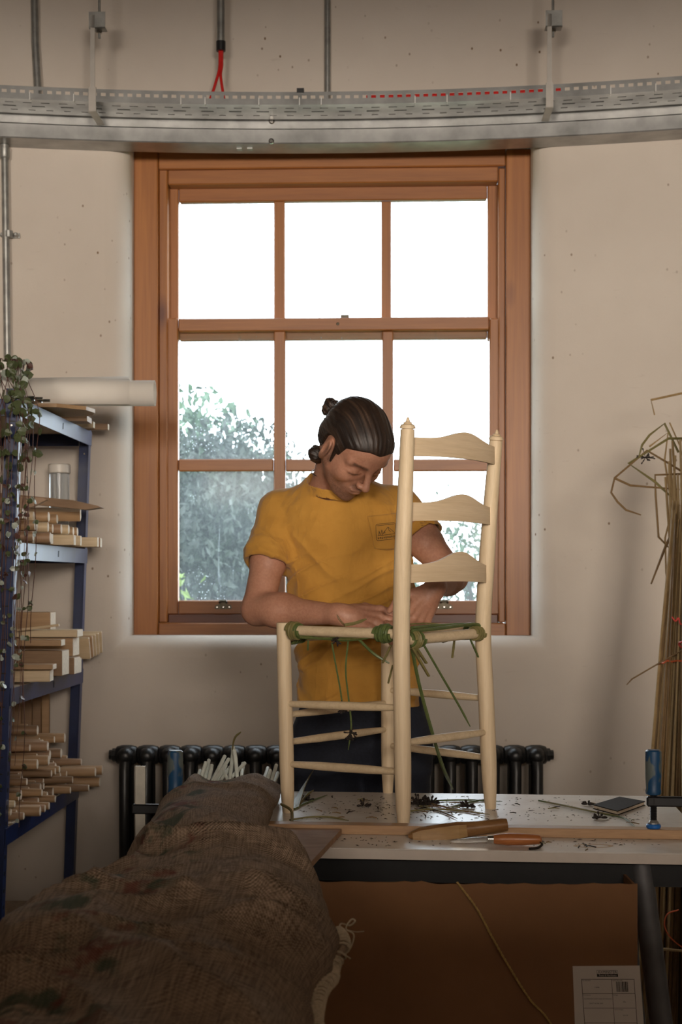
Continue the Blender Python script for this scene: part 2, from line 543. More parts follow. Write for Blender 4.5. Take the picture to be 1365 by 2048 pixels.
spg = ramp(n, noise(n, v, 5, 3), [(0.5, (0, 0, 0)), (0.62, (1, 1, 1))])
f1 = mixc(n, 1.0, fac, streak, 'ADD'); f2 = mixc(n, 1.0, f1, mixc(n, 1.0, spots, spg, 'MULTIPLY'), 'ADD')
ms = n.nodes.new('ShaderNodeMixShader'); n.links.new(f2, ms.inputs['Fac'])
n.links.new(tr.outputs[0], ms.inputs[1]); n.links.new(tl.outputs[0], ms.inputs[2])
ms2 = n.nodes.new('ShaderNodeMixShader'); ms2.inputs['Fac'].default_value = 0.002
n.links.new(ms.outputs[0], ms2.inputs[1]); n.links.new(gl.outputs[0], ms2.inputs[2])
n.links.new(ms2.outputs[0], out.inputs['Surface'])

win = thing('window_1', 'orange pine sash window with nine dirty panes', None, W(0, FV, HZ0))
win['kind'] = 'structure'
def wbox(x0, y0, x1, y1, v0, v1, vref=None, bev=0.004):
    """a box given by its photo outline on plane v0 (front)"""
    vr = v0 if vref is None else vref
    ym = (y0+y1)/2
    ua = on_wall(x0, ym, vr)[0]; ub = on_wall(x1, ym, vr)[0]
    zb_ = on_wall((x0+x1)/2, y1, vr)[1]; za = on_wall((x0+x1)/2, y0, vr)[1]
    return MB().box((ua, v0, zb_), (ub, v1, za), WMAT, bev)
def wpart(name, mat, *a, **k):
    return wbox(*a, **k).build(name, mat, win)
# casing boards
wpart('casing_board', pine_v, 267, 298, 316, 1272, FV, FV+.10)
wpart('casing_board', pine_v, 1013, 298, 1063, 1272, FV, FV+.10)
wpart('casing_board', pine_h, 317, 298, 1012, 335, FV+.003, FV+.10)
wpart('sill_board', pine_h, 317, 1246, 1012, 1272, FV-.008, FV+.10)
# inner stop bead
V2 = FV + .02
wpart('stop_bead', pine_v, 318, 336, 335, 1245, V2, V2+.08)
wpart('stop_bead', pine_v, 998, 336, 1011, 1245, V2, V2+.08)
wpart('stop_bead', pine_h, 336, 336, 997, 366, V2, V2+.08)
wpart('sub_sill', shaded_red_h, 336, 1228, 997, 1247, V2+.012, V2+.09)
# lower sash (front) and upper sash (behind)
V3 = FV + .04; V4 = FV + .085
wpart('sash_stile', pine_v, 333, 636, 356, 1229, V3, V3+.04)
wpart('sash_stile', pine_v, 980, 636, 1001, 1229, V3, V3+.04)
wpart('meeting_rail', pine_h, 357, 635, 979, 661, V3-.002, V3+.04)
wpart('sash_rail', pine_h, 357, 1201, 979, 1229, V3, V3+.04)
wpart('glazing_bar', pine_v, 548, 662, 571, 1200, V3+.003, V3+.035)
wpart('glazing_bar', pine_v, 765, 662, 787, 1200, V3+.003, V3+.035)
for x0, x1 in ((357, 547), (572, 764), (788, 979)):
    wpart('glazing_bar', pine_h, x0, 918, x1, 942, V3+.005, V3+.035)
    wpart('pane', glass, x0-2, 661, x1+2, 918, V3+.018, V3+.022, bev=0)
    wpart('pane', glass, x0-2, 942, x1+2, 1202, V3+.018, V3+.022, bev=0)
    wpart('pane', glass, x0-4, 398, x1+4, 662, V4+.018, V4+.022, bev=0)
wpart('sash_stile', pine_v, 337, 368, 357, 680, V4, V4+.04)
wpart('sash_stile', pine_v, 976, 368, 999, 680, V4, V4+.04)
wpart('sash_rail', pine_h, 358, 368, 975, 401, V4, V4+.04)
wpart('sash_rail', pine_h, 358, 655, 975, 679, V4+.004, V4+.04)
wpart('glazing_bar', pine_v, 548, 402, 570, 654, V4+.003, V4+.035)
wpart('glazing_bar', pine_v, 763, 402, 783, 654, V4+.003, V4+.035)
# thin white line inside the left and right bead
wpart('bead_line', paper_m, 331, 420, 333, 640, V2+.004, V2+.010, bev=0)
wpart('bead_line', paper_m, 1000, 420, 1002, 640, V2+.004, V2+.010, bev=0)
# sash lifts, screw
for px in (447, 889):
    u, z = on_wall(px, 1211, V3)
    mbk = MB()
    mbk.prism([(-.034, -.010), (-.030, -.014), (.030, -.014), (.034, -.010), (.030, .002), (.014, .006), (.012, .018), (-.012, .018), (-.014, .006), (-.030, .002)], 0, .004,
              frame(WU, Vector((0, 0, 1)), -WV, W(u, V3, z)))
    mbk.tube([W(u-.013, V3-.004, z+.012), W(u-.012, V3-.016, z+.018), W(u+.012, V3-.016, z+.018), W(u+.013, V3-.004, z+.012)], .005, 6)
    sl = mbk.build('sash_lift', bronze, win)
    for q in (-.024, 0, .024):
        MB().lathe([(0, .0035), (.002, .003)], W(u+q, V3-.004, z-.006), -WV, 8).build('screw', chrome, sl)
u, z = on_wall(676, 648, V3)
MB().lathe([(0, .0065), (.003, .006), (.004, .003)], W(u, V3-.001, z), -WV, 10).build('screw', bronze, win)
u, z = on_wall(690, 633, V3)
MB().box((u-.016, V3+.005, z-.002), (u+.016, V3+.02, z+.008), WMAT).build('sash_fastener', bronze, win)

# ------------------------------------------------------------------ steel beam, cable tray, conduits
def sweep(prof, ua, ub, n=60, closed=False, zfun=None):
    """profile [(v, z)] swept along the bowed wall (v measured from its face, towards the room negative)"""
    mb = MB()
    k = len(prof)
    vs = []
    for i in range(n+1):
        u = ua + (ub-ua)*i/n
        for (v, z) in prof: vs.append(W(u, wv(u)+v, z))
    fs = []
    for i in range(n):
        for j in range(k if closed else k-1):
            j2 = (j+1) % k
            fs.append((i*k+j, (i+1)*k+j, (i+1)*k+j2, i*k+j2))
    if closed:
        fs.append(tuple(range(k))); fs.append(tuple(range(n*k, (n+1)*k))[::-1])
    return mb.add(vs, fs)
bz = H + (1160-305)*5.36/F
beam = thing('steel_beam', 'galvanised steel channel running along the wall above the window', 'steel beam', W(0, -.06, bz))
sweep([(-.002, bz), (-.122, bz), (-.124, bz+.004), (-.124, bz+.052), (-.110, bz+.060), (-.110, bz+.088), (-.124, bz+.096), (-.124, bz+.112), (-.118, bz+.115), (-.002, bz+.115)], -2.4, 2.4, closed=True).build('channel', galv, beam, smooth=True, auto=25)
for px, py in ((543, 240), (543, 282), (1362, 214), (1362, 250)):
    u, z = on_wall(px, py, -.11)
    MB().lathe([(0, .011), (.004, .010), (.006, .006)], W(u, wv(u)-(.124 if py > 250 or px > 1300 else .110), z), -WV, 12).build('bolt_head', chrome, beam)
u, z = on_wall(490, 300, -.05)
for q in (-.02, .02):
    MB().box((u+q-.010, wv(u)-.075, bz-.004), (u+q+.010, wv(u)-.045, bz+.001), WMAT).build('cleat', galv_d, beam)

ty = bz + .090                                   # tray underside
tray = thing('cable_tray', 'perforated galvanised cable tray above the steel beam', 'cable tray', W(0, -.2, ty))
TA, TB = -2.3, 2.3
def slotted(fn, n, length, rows):
    """sheet with slots: fn(u, t) -> point, rows = [(t0, t1, period, slot)]; solid between rows"""
    mb = MB(); t = 0.0
    def strip(ta, tb, ua, ub, m):
        mb.grid(lambda a, c: fn(ua+(ub-ua)*a, ta+(tb-ta)*c), m, 2)
    for (ta, tb, per, slot) in rows:
        strip(t, ta, TA, TB, 60)
        k = int((TB-TA)/per)
        for i in range(k):
            ua = TA + i*per + slot
            strip(ta, tb, ua, TA + (i+1)*per, 2)
        t = tb
    strip(t, 1.0, TA, TB, 60)
    return mb
TD0, TD1 = -.29, -.13
o = slotted(lambda u, t: W(u, wv(u)+TD0, ty + .044*t), 0, 0, [(.45, .72, .031, .017)]).build('front_flange', galv, tray)
o.modifiers.new('thickness', 'SOLIDIFY').thickness = .0015
o = slotted(lambda u, t: W(u, wv(u)+TD0+(TD1-TD0)*t, ty), 0, 0, [(.22, .27, .062, .030), (.45, .52, .10, .045), (.72, .77, .062, .024)]).build('tray_base', galv, tray)
o.modifiers.new('thickness', 'SOLIDIFY').thickness = .0015
sweep([(TD1, ty), (TD1, ty+.044)], TA, TB).build('rear_flange', galv, tray).modifiers.new('thickness', 'SOLIDIFY').thickness = .0015
sweep([(TD0+.001, ty+.044), (TD0+.008, ty+.047)], TA, TB).build('rolled_edge', galv, tray).modifiers.new('thickness', 'SOLIDIFY').thickness = .0015
for px in (83, 165, 370, 417, 522, 602, 645, 830, 893, 1017, 1210, 1295):
    u, z = on_wall(px, 205, -.2)
    q = MB().tube([W(u, wv(u)+TD0-.004, ty-.003), W(u, wv(u)+TD0-.004, ty+.022), W(u, wv(u)+TD0+.012, ty+.024), W(u, wv(u)+TD0+.012, ty-.003)], .0022, 5, closed=True)
    q.build('cable_tie', tie_m, tray)
u, z = on_wall(602, 188, -.25)
MB().box((u-.013, wv(u)+TD0-.006, ty+.040), (u+.013, wv(u)+TD0+.012, ty+.056), WMAT).build('black_clip', black_pl, tray)
for k in range(9):
    low = k < 5
    vv = TD0 + (.018 + .0245*k if low else .012 + .0245*(k-5)); zz = ty + (.0095 if low else .0255)
    cab = sweep([(vv+.0078*math.cos(a*math.pi/3), zz+.0078*math.sin(a*math.pi/3)) for a in range(6)], (TA+.1) if low else (.10, .22, .15, -.50)[k-5], (TB-.1) if low else (.80, .75, .9, .85)[k-5], 50, closed=True)
    o = cab.build('tray_cable', black_pl if low else red_cable, smooth=True)
    tag(o, 'one of the red cables lying on the black ones in the cable tray' if not low else 'one of the black cables on the floor of the cable tray', 'cable', 'cables lying in the cable tray')
def hanger(pxs, py_top, pxrod, label):
    u, z = on_wall(pxs, py_top, -.18); ur, _ = on_wall(pxrod, py_top, -.18)
    vv = wv(u) - .20
    t = thing('tray_hanger', label, 'hanger', W(u, vv, ty), 'rod hangers holding the cable tray')
    s = 1 if ur > u else -1
    q = MB()
    q.box((u-.008, vv-.088, ty+.046), (u+.008, vv-.084, z), WMAT)
    q.box((u-.013, vv-.092, ty-.035), (u+.013, vv-.084, ty+.05), WMAT)
    q.box((u-.013, vv-.092, ty-.037), (u+.013, vv+.06, ty-.0335), WMAT)
    q.build('strap', white_metal, t)
    MB().box((u-.013, vv-.088, z-.045), (u+.045, vv-.046, z-.041), WMAT).box((u-.013, vv-.088, z-.045), (u+.045, vv-.084, z+.012), WMAT).build('angle_bracket', galv_d, t)
    MB().tube([W(ur, vv-.066, z-.075), W(ur, vv-.066, ROOMT)], .0048, 8).build('threaded_rod', galv_d, t, smooth=True)
    for zz in (z-.041, z-.058):
        MB().lathe([(0, .011), (.012, .011)], W(ur, vv-.066, zz), (0, 0, 1), 6).build('nut', chrome, t)
hanger(202, 62, 213, 'rod hanger with flat strap on the tray between the two outer conduits')
hanger(1092, 56, 1100, 'rod hanger with flat strap on the tray by the rush corner')

def conduit(name, pts, r, label, **kw):
    t = thing(name, label, 'conduit', pts[0])
    MB().tube(pts, r, 12).build('pipe', galv_d, t, smooth=True)
    return t
u, z = on_wall(84, 190, -.05); ua, za = on_wall(75, 5, -.05)
conduit('conduit_pipe', [W(u, wv(u)-.04, ty+.05), W(u, wv(u)-.035, ty+.12), W(u-.012, wv(u)-.025, ty+.30), W(ua-.01, wv(ua)-.02, ROOMT)], .0145, 'zinc conduit rising from the tray beside the strap hanger')
u, z = on_wall(655, 190, -.02)
conduit('conduit_pipe', [W(u, wv(u)-.02, bz+.118), W(u, wv(u)-.02, ROOMT)], .0115, 'slim zinc conduit rising from the tray above the window middle')
u, z = on_wall(443, 92, -.1)
t = conduit('conduit_pipe', [W(u, wv(u)-.12, z+.01), W(u, wv(u)-.12, ROOMT)], .0145, 'zinc conduit ending in a black bush with two red cables')
MB().lathe([(-.03, .0175), (.005, .0178), (.006, .015)], W(u, wv(u)-.12, z+.006), (0, 0, 1), 14).build('black_bush', black_pl, t, smooth=True)
for s, ddx in ((-1, -.036), (1, .018)):
    pts = spline([W(u+s*.004, wv(u)-.12, z-.02), W(u+s*.004, wv(u)-.125, z-.08), W(u+s*.006-.004, wv(u)-.14, z-.125), W(u+ddx, wv(u)-.165, ty+.055), W(u+ddx*1.6, wv(u)-.19, ty+.020)], 6)
    MB().tube(pts, .0055, 8).build('red_cable', red_cable, t, smooth=True)
u, z = on_wall(24, 292, -.03); ub, zb2 = on_wall(37, 720, -.03)
t = conduit('conduit_pipe', [W(u, wv(u)-.03, bz-.002), W(ub, wv(ub)-.03, .9)], .0135, 'zinc conduit with a saddle clip dropping from the beam behind the blue rack')
MB().lathe([(-.05, .0155), (-.045, .019), (-.012, .019), (-.010, .016), (0, .016)], W(u, wv(u)-.03, bz-.001), (0, 0, 1), 14).build('coupling', galv_d, t, smooth=True)
uc, zc = on_wall(31, 481, -.03)
q = MB().lathe([(-.012, .0165), (.012, .0165)], W(uc, wv(uc)-.03, zc), (0, 0, 1), 14)
q.box((uc-.036, wv(uc)-.006, zc-.009), (uc+.036, wv(uc)-.001, zc+.009), WMAT)
for s in (-1, 1): q.lathe([(0, .008), (.02, .008), (.024, .005)], W(uc+s*.026, wv(uc)-.006, zc), -WV, 8)
q.build('saddle_clip', galv_d, t)

# ------------------------------------------------------------------ radiator
rad = thing('column_radiator', 'black cast iron column radiator below the window', 'radiator', (0.0, 5.2, 0))
ry = 5.17
def rx(px): return (px-CX)*ry/F
xa, xb = rx(232), rx(1094)
NS = 20; pit = (xb-xa)/NS
ztop = H - (1490-HOR)*ry/F
zc_ = ztop - .036
# one section, shared mesh
sec = MB()
sec.lathe([(-pit*.5, .026), (-pit*.44, .032), (-pit*.2, .0365), (pit*.2, .0365), (pit*.44, .032), (pit*.5, .026)], (0, 0, zc_), (1, 0, 0), 14)
sec.lathe([(-pit*.5, .026), (-pit*.44, .032), (-pit*.2, .0365), (pit*.2, .0365), (pit*.44, .032), (pit*.5, .026)], (0, 0, .14), (1, 0, 0), 14)
for dy in (-.05, 0, .05):
    sec.tube([(0, dy*.5, zc_), (0, dy, zc_-.05), (0, dy, .20), (0, dy*.5, .14)], [.022, .020, .020, .022], 10)
for zz in (zc_, .14): sec.tube([(0, -.060, zz), (0, -.055, zz), (0, -.035, zz), (0, .035, zz), (0, .055, zz), (0, .060, zz)], [.010, .020, .031, .031, .020, .010], 12)
first = None
for i in range(NS):
    x = xa + pit*(i+.5)
    if first is None:
        first = mesh_obj('section', [(vx + x, vy + ry, vz) for vx, vy, vz in sec.v], sec.f, black_iron, rad, True, auto=40)
        x_first = x
    else:
        c = first.copy(); COL.objects.link(c); c.parent = rad; c.location = (x - x_first, 0, 0)
for xx, s in ((xa, -1), (xb, 1)):
    MB().lathe([(0, .024), (.012, .024), (.014, .018), (.024, .018)], (xx, ry, zc_), (s, 0, 0), 8).build('end_plug', black_iron, rad)
    MB().tube([(xx+s*-.04, ry-.04, 0), (xx+s*-.04, ry-.03, .13)], [.022, .018], 8).build('foot', black_iron, rad)
    MB().tube([(xx+s*-.04, ry+.04, 0), (xx+s*-.04, ry+.03, .13)], [.022, .018], 8).build('foot', black_iron, rad)

# ------------------------------------------------------------------ outside
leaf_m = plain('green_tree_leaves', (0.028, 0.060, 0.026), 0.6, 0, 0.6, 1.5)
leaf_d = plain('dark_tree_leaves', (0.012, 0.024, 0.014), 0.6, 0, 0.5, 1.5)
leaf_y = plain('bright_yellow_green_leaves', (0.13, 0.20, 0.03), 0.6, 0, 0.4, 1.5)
bark = plain('tree_bark', (0.05, 0.04, 0.03), 0.9, 0, 0.3, 20)
grass_m = plain('garden_grass', (0.06, 0.10, 0.03), 0.9, 0, 0.4, 2)
stone_m = plain('grey_garden_wall', (0.045, 0.047, 0.047), 0.9, 0, 0.2, 4)
tag(MB().box((-25, 5.9, -.9), (25, 45, -.75)).build('garden_ground', grass_m), 'grass of the garden outside the window', kind='structure')
def tree(name, label, base, height, rx_, rz_, n, mat, seed, size=.09):
    r = random.Random(seed)
    t = thing(name, label, 'tree', base, 'trees outside the window')
    b = Vector(base)
    MB().tube([b, b+Vector((.05, 0, height*.4)), b+Vector((-.03, .05, height*.8))], [.13, .09, .04], 8).build('trunk', bark, t, smooth=True)
    mb = MB()
    blobs = []
    for k in range(34):
        a = r.uniform(0, 6.28); q = r.uniform(.05, .85)
        blobs.append((b + Vector((math.cos(a)*rx_*q, math.sin(a)*rx_*.8*q, height - rz_ + r.uniform(-.9, .8)*rz_)), r.uniform(.3, .55)*rx_))
    for k in range(n):
        c, s = r.choice(blobs)
        d = Vector((r.gauss(0, 1), r.gauss(0, 1), r.gauss(0, 1))).normalized() * s * r.uniform(.25, 1.05)
        p = c + d
        q = Euler((r.uniform(0, 6.3), r.uniform(0, 6.3), r.uniform(0, 6.3))).to_matrix()
        L = size * r.uniform(.6, 1.3)
        pts = [Vector((-L, 0, 0)), Vector((0, -L*.45, L*.1)), Vector((L, 0, 0)), Vector((0, L*.45, L*.1))]
        mb.add([p + q @ v for v in pts], [(0, 1, 2, 3)])
    o = mb.build('foliage', mat, t); o['kind'] = 'stuff'
    return t
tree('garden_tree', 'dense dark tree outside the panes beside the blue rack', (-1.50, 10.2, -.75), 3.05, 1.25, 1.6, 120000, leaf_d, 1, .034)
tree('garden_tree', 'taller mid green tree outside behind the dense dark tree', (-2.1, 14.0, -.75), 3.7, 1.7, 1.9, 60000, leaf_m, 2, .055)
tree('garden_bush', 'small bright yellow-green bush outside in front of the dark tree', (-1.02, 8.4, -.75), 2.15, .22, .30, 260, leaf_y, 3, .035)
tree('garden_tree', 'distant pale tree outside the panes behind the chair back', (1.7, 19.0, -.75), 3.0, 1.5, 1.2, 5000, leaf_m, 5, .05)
gw = MB()
tag(MB().box((-3.2, 17.4, -.75), (-.45, 17.8, 2.3), None, .02).box((-3.25, 17.35, 2.3), (-.4, 17.85, 2.4), None, .02).build('garden_wall', stone_m), 'grey stone garden wall outside between the trees', 'wall')
# ================================================================== BLUE RACK AND ITS STOCK
RY0, RY1 = 4.23, 5.19           # front and back post lines
LEAN = .036
def rxr(y): return -.955 + (y-RY0)*.045     # x of the open (right) side at shelf height 1.83
def RK(x, y, z): return Vector((x + (z-1.83)*LEAN, y, z))
SH = [1.83, 1.403, .967, .549, .12]
rack = thing('shelving_rack', 'blue boltless steel shelving rack beside the window', 'shelf rack', RK(-1.2, 4.7, 0))
def bar(mb, x0, x1, y0, y1, z0, z1):
    vs = [RK(x, y, z) for z in (z0, z1) for x, y in ((x0, y0), (x1, y0), (x1, y1), (x0, y1))]
    mb.add(vs, [(0,3,2,1),(4,5,6,7),(0,1,5,4),(1,2,6,5),(2,3,7,6),(3,0,4,7)])
XLEFT = -.50                    # rack depth (towards the left wall)
def post(y, right, front):
    xr = rxr(y) + (0 if right else XLEFT)
    mb = MB(); s = -1 if right else 1; t = 1 if front else -1
    bar(mb, min(xr, xr+s*.042), max(xr, xr+s*.042), min(y, y+t*.0025), max(y, y+t*.0025), 0, 1.86)
    bar(mb, min(xr, xr+s*.0025), max(xr, xr+s*.0025), min(y+t*.0025, y+t*.042), max(y+t*.0025, y+t*.042), 0, 1.86)
    p = mb.build('post', blue_steel, rack)
    if right:
        z = .06
        while z < 1.84 and front:
            sl = MB(); bar(sl, xr-.030, xr-.012, y-.0008, y+.0002, z, z+.004); sl.build('key_slot', black_m, p)
            sl = MB(); bar(sl, xr-.0002, xr+.0008, y+.012, y+.026, z-.004, z+.008); sl.build('key_slot', black_m, p)
            z += .05
        for zz in (1.80, 1.75):
            MB().lathe([(0, .004), (.002, .003)], RK(xr-.022, y + (-.0008 if front else -.0035), zz), (0, -1, 0), 8).build('rivet', chrome, p)
for y, fr in ((RY0, True), (RY1, False)):
    post(y, True, fr); post(y, False, fr)
for z in SH:
    # chipboard deck
    mb = MB(); e = .004
    ys = (RY0+.003, RY1-.003)
    vs = []
    for zz in (z-.008, z):
        for (q, y) in ((XLEFT+e, ys[0]), (-e, ys[0]), (-e, ys[1]), (XLEFT+e, ys[1])):
            vs.append(RK(rxr(y)+q, y, zz))
    mb.add(vs, [(0,3,2,1),(4,5,6,7),(0,1,5,4),(1,2,6,5),(2,3,7,6),(3,0,4,7)])
    mb.build('deck_board', shelf_m, rack)
    for side in (0, XLEFT):
        mb = MB(); vs = []
        sgn = 1 if side == 0 else -1
        for zz in (z-.052, z-.0005):
            for (y, q) in ((ys[0]+.001, 0), (ys[1]-.001, 0), (ys[1]-.001, -.003*sgn), (ys[0]+.001, -.003*sgn)):
                vs.append(RK(rxr(y)+side+q+.0035*sgn, y, zz))
        mb.add(vs, [(0,3,2,1),(4,5,6,7),(0,1,5,4),(1,2,6,5),(2,3,7,6),(3,0,4,7)])
        bm_ = mb.build('side_beam', blue_steel, rack)
        if side == 0 and z > .5:
            y = (RY0+RY1)/2 + .05
            sl = MB(); bar(sl, rxr(y)+.0035, rxr(y)+.0045, y-.012, y-.004, z-.036, z-.016)
            sl.build('beam_slot', black_m, bm_)
    for y in (RY0, RY1):
        mb = MB(); t = 1 if y == RY0 else -1
        bar(mb, rxr(y)+XLEFT+.043, rxr(y)-.043, min(y, y+.003*t), max(y, y+.003*t), z-.052, z-.0005)
        mb.build('end_beam', blue_steel, rack)

def shelf_x(y, z): return rxr(y) + (z-1.83)*LEAN
stock_n = [0]
def piece(name, kind, tipx, y, z, L, r, mat, label, group, yaw=0.0, roll=0.0, hh=None, pitch=0.0):
    """a wooden piece lying across the shelf, its free end at tipx (world x), axis +x"""
    o = None
    mb = MB()
    if kind == 'dowel':
        mb.lathe([(-L, r), (-.002, r), (0, r*.94)], (0, 0, 0), (1, 0, 0), 14)
    elif kind == 'leg':
        mb.lathe([(-L, r*.75), (-L*.85, r*.95), (-L*.5, r), (-L*.30, r*.98), (-.09, r*.72), (-.05, r*.62), (-.045, r*.62), (-.001, r*.58), (0, r*.55)], (0, 0, 0), (1, 0, 0), 14)
    elif kind == 'spindle':
        mb.lathe([(-L, r*.6), (-L*.7, r*.85), (-L*.45, r), (-.12, r*.8), (-.07, r*.66), (-.03, r*.62), (0, r*.58)], (0, 0, 0), (1, 0, 0), 12)
    elif kind == 'block':
        mb.box((-L, -r, -(hh or r)), (0, r, (hh or r)), None, .0015)
    elif kind == 'wedge':
        h = hh or r
        poly = [(-L, -h), (-.05, -h), (0, -h*.1), (-.012, h*.25), (-.10, h), (-L, h)]
        mb.prism(poly, -r, r, Matrix.Rotation(math.pi/2, 4, 'X'))
    o = mb.build(name, mat, smooth=kind in ('dowel', 'leg', 'spindle'), auto=40)
    # origin on the axis at the free end
    org = Vector(o.location)
    for v in o.data.vertices: v.co = v.co + org
    o.rotation_euler = (roll, pitch, yaw)
    o.location = (tipx, y, z)
    endv = MB()
    if kind in ('dowel', 'leg', 'spindle'):
        rr = r*(.94 if kind == 'dowel' else .56)
        endv.lathe([(.0002, rr*.96), (.0008, rr*.9)], (0, 0, 0), (1, 0, 0), 12)
    elif kind == 'block':
        endv.box((.0002, -r*.95, -(hh or r)*.95), (.0008, r*.95, (hh or r)*.95))
    if endv.v:
        me = bpy.data.meshes.new('end_face'); me.from_pydata(endv.v, [], endv.f); me.materials.append(endgrain)
        e = bpy.data.objects.new('end_face', me); COL.objects.link(e); e.parent = o
    tag(o, label, 'wood piece', group)
    return o
rs = random.Random(21)
woods = [beech, ash_l, beech, beech_pink]
# shelf two: dowels and squared blanks, three layers
z2 = SH[1]
y = 4.33
GL2 = 'round pale wooden blank lying in the pile on the shelf below the top one'
G2 = 'wooden blanks on the second shelf'
for lay in range(3):
    y = 4.31 + lay*.03
    lim = (5.12, 5.08, 4.95)[lay]
    zz = z2 + .020 + lay*.036
    while y < lim:
        r = rs.uniform(.0155, .0175)
        tip = shelf_x(y, z2) + rs.uniform(-.06, .075) - lay*.035
        if lay == 0 and rs.random() < .35:
            piece('wood_blank', 'block', tip+.03, y, z2+.0175, .44, .016, rs.choice(woods), 'squared wooden blank lying among round blanks on the second shelf', G2, rs.uniform(-.06, .06), 0, .0165)
        else:
            piece('wood_dowel', 'dowel', tip, y, zz, .45, r, rs.choice(woods), GL2, G2, rs.uniform(-.03, .03))
        y += .042
piece('wooden_wedge', 'wedge', shelf_x(4.9, z2)+.125, 4.86, z2+.135, .46, .03, brown_wood, 'pointed brown wooden wedge sticking out over the second shelf edge', G2, -.05, 0, .014, .10)
piece('wooden_wedge', 'wedge', shelf_x(4.6, z2)+.02, 4.52, z2+.143, .44, .026, beech_pink, 'dark slanted wooden wedge on top of the second shelf pile', G2, .12, 0, .020, -.12)
piece('wood_blank', 'block', shelf_x(4.9, z2)+.02, 5.02, z2+.118, .42, .022, beech, 'chamfered square blank topmost of the second shelf pile', G2, .1, .4, .018)
# clear jar with a white lid behind the pile
jp = P(110, 930, 5.10)
jar = thing('plastic_jar', 'clear plastic jar with a white screw lid behind the dowels', 'jar', (jp.x, 5.12, z2+.10))
clear = plain('clear_plastic', (0.85, 0.88, 0.9), 0.12, 0, 0.02)
clear.node_tree.nodes['Principled BSDF'].inputs['Transmission Weight'].default_value = 0.9
clear.node_tree.nodes['Principled BSDF'].inputs['IOR'].default_value = 1.2
jz = z2 + .30
jx = jp.x + .008
MB().lathe([(0, .026), (.004, .030), (.16, .036), (.275, .036), (.276, .033), (.16, .033), (.006, .027), (.005, .0)], (jx, 5.14, z2+.0005), (0, 0, 1), 20, False).build('jar_body', clear, jar, smooth=True)
MB().lathe([(0, .037), (.002, .040), (.030, .040), (.034, .036), (.034, .031), (.028, .030)], (jx, 5.14, z2+.272), (0, 0, 1), 20).build('lid', pot_m, jar, smooth=True)
# shelf three: boards and blocks
z3 = SH[2]
G3 = 'wooden offcuts on the third shelf'
def blk(px, py_bot, wpx, hpx, d, L, mat, label, roll=0, yaw=0, pitch=0, name='wood_block'):
    p = P(px, py_bot - hpx/2, d); s = d/F
    return piece(name, 'block', p.x, d, p.z, L, wpx*s/2, mat, label, G3, yaw + rs.uniform(-.05, .05), roll, hpx*s/2, pitch)
blk(103, 1362, 44, 22, 4.47, .30, ash_l, 'pale squared block with a white sawn end on the third shelf edge')
blk(109, 1338, 40, 10, 4.47, .28, beech, 'thin pale block lying on the squared block of the third shelf')
blk(131, 1350, 60, 50, 4.66, .24, brown_wood, 'broad brown block with a rounded corner on the third shelf')
blk(154, 1347, 54, 33, 4.80, .30, brown_wood, 'brown block beside the broad block on the third shelf')
blk(158, 1346, 50, 30, 4.92, .30, beech_pink, 'pinkish board end behind the brown blocks on the third shelf')
blk(126, 1291, 44, 12, 4.66, .35, beech, 'flat beech board lying on top of the broad brown block')
blk(152, 1311, 60, 36, 4.88, .36, beech, 'thick beech plank lying high on the third shelf pile')
blk(160, 1273, 60, 14, 4.86, .36, ash_l, 'pale plank on the thick beech plank of the third shelf')
for k in range(5):
    p = P(178+6*k, 1296-3*k, 5.04+.016*k)
    piece('thin_board', 'block', p.x+.004, 5.035+.017*k, p.z, .36, .0055, rs.choice([beech, ash_l]), 'thin board of the fanned stack poking out over the third shelf', 'fanned thin boards on the third shelf', .02*k, .45, .042)
blk(106, 1260, 50, 36, 5.01, .30, beech, 'square block standing high at the back of the third shelf')
blk(112, 1290, 50, 29, 5.01, .30, beech_pink, 'square block under the high block at the back of the third shelf')
p = P(118, 1252, 4.75)
piece('cross_stick', 'block', p.x, 4.75, p.z+.003, .14, .006, ash_l, 'narrow pale stick lying tilted on the third shelf pile', G3, 0, 0, .004, -.12)
# shelf four: turned chair legs and spindles heaped up towards the wall
z4 = SH[3]
G4 = 'turned chair parts on the fourth shelf'
rows = [4.335 + .0485*i for i in range(16)]
for i, y in enumerate(rows):
    nl = [1, 2, 3, 3, 4, 4, 4, 5, 5, 5, 6, 6, 6, 5, 4, 3][i]
    for k in range(nl):
        if rs.random() < .12 and k == nl-1: continue
        tip = shelf_x(y, z4) + rs.uniform(-.05, .06) + (.075 if (i > 8 and rs.random() < .35) else 0) - .012*k
        kind = rs.choice(['leg', 'leg', 'spindle', 'dowel'])
        r = .0205 if kind != 'dowel' else .017
        piece('turned_blank' if kind == 'leg' else ('turned_stick' if kind == 'spindle' else 'round_rod'), kind, tip, y + (k % 2)*.003, z4 + .0215 + k*.042, .44, r, rs.choice([beech, beech_pink, beech, brown_wood]),
              {'leg': 'turned tapered chair leg in the heap on the fourth shelf', 'spindle': 'slim turned spindle in the heap on the fourth shelf', 'dowel': 'straight round chair rung in the heap on the fourth shelf'}[kind], G4, rs.uniform(-.03, .03))
# short pale ends stacked at the very front of shelf four
for k in range(9):
    yy = 4.288; a = k % 3; b_ = k // 3
    piece('pale_rung', 'dowel', shelf_x(yy, z4) - .01 + .012*a - .02*b_, yy + .0, z4 + .018 + k*.0235, .40, .0112, ash_l, 'short pale rung stacked against the front rack post', 'pale rungs at the rack post')
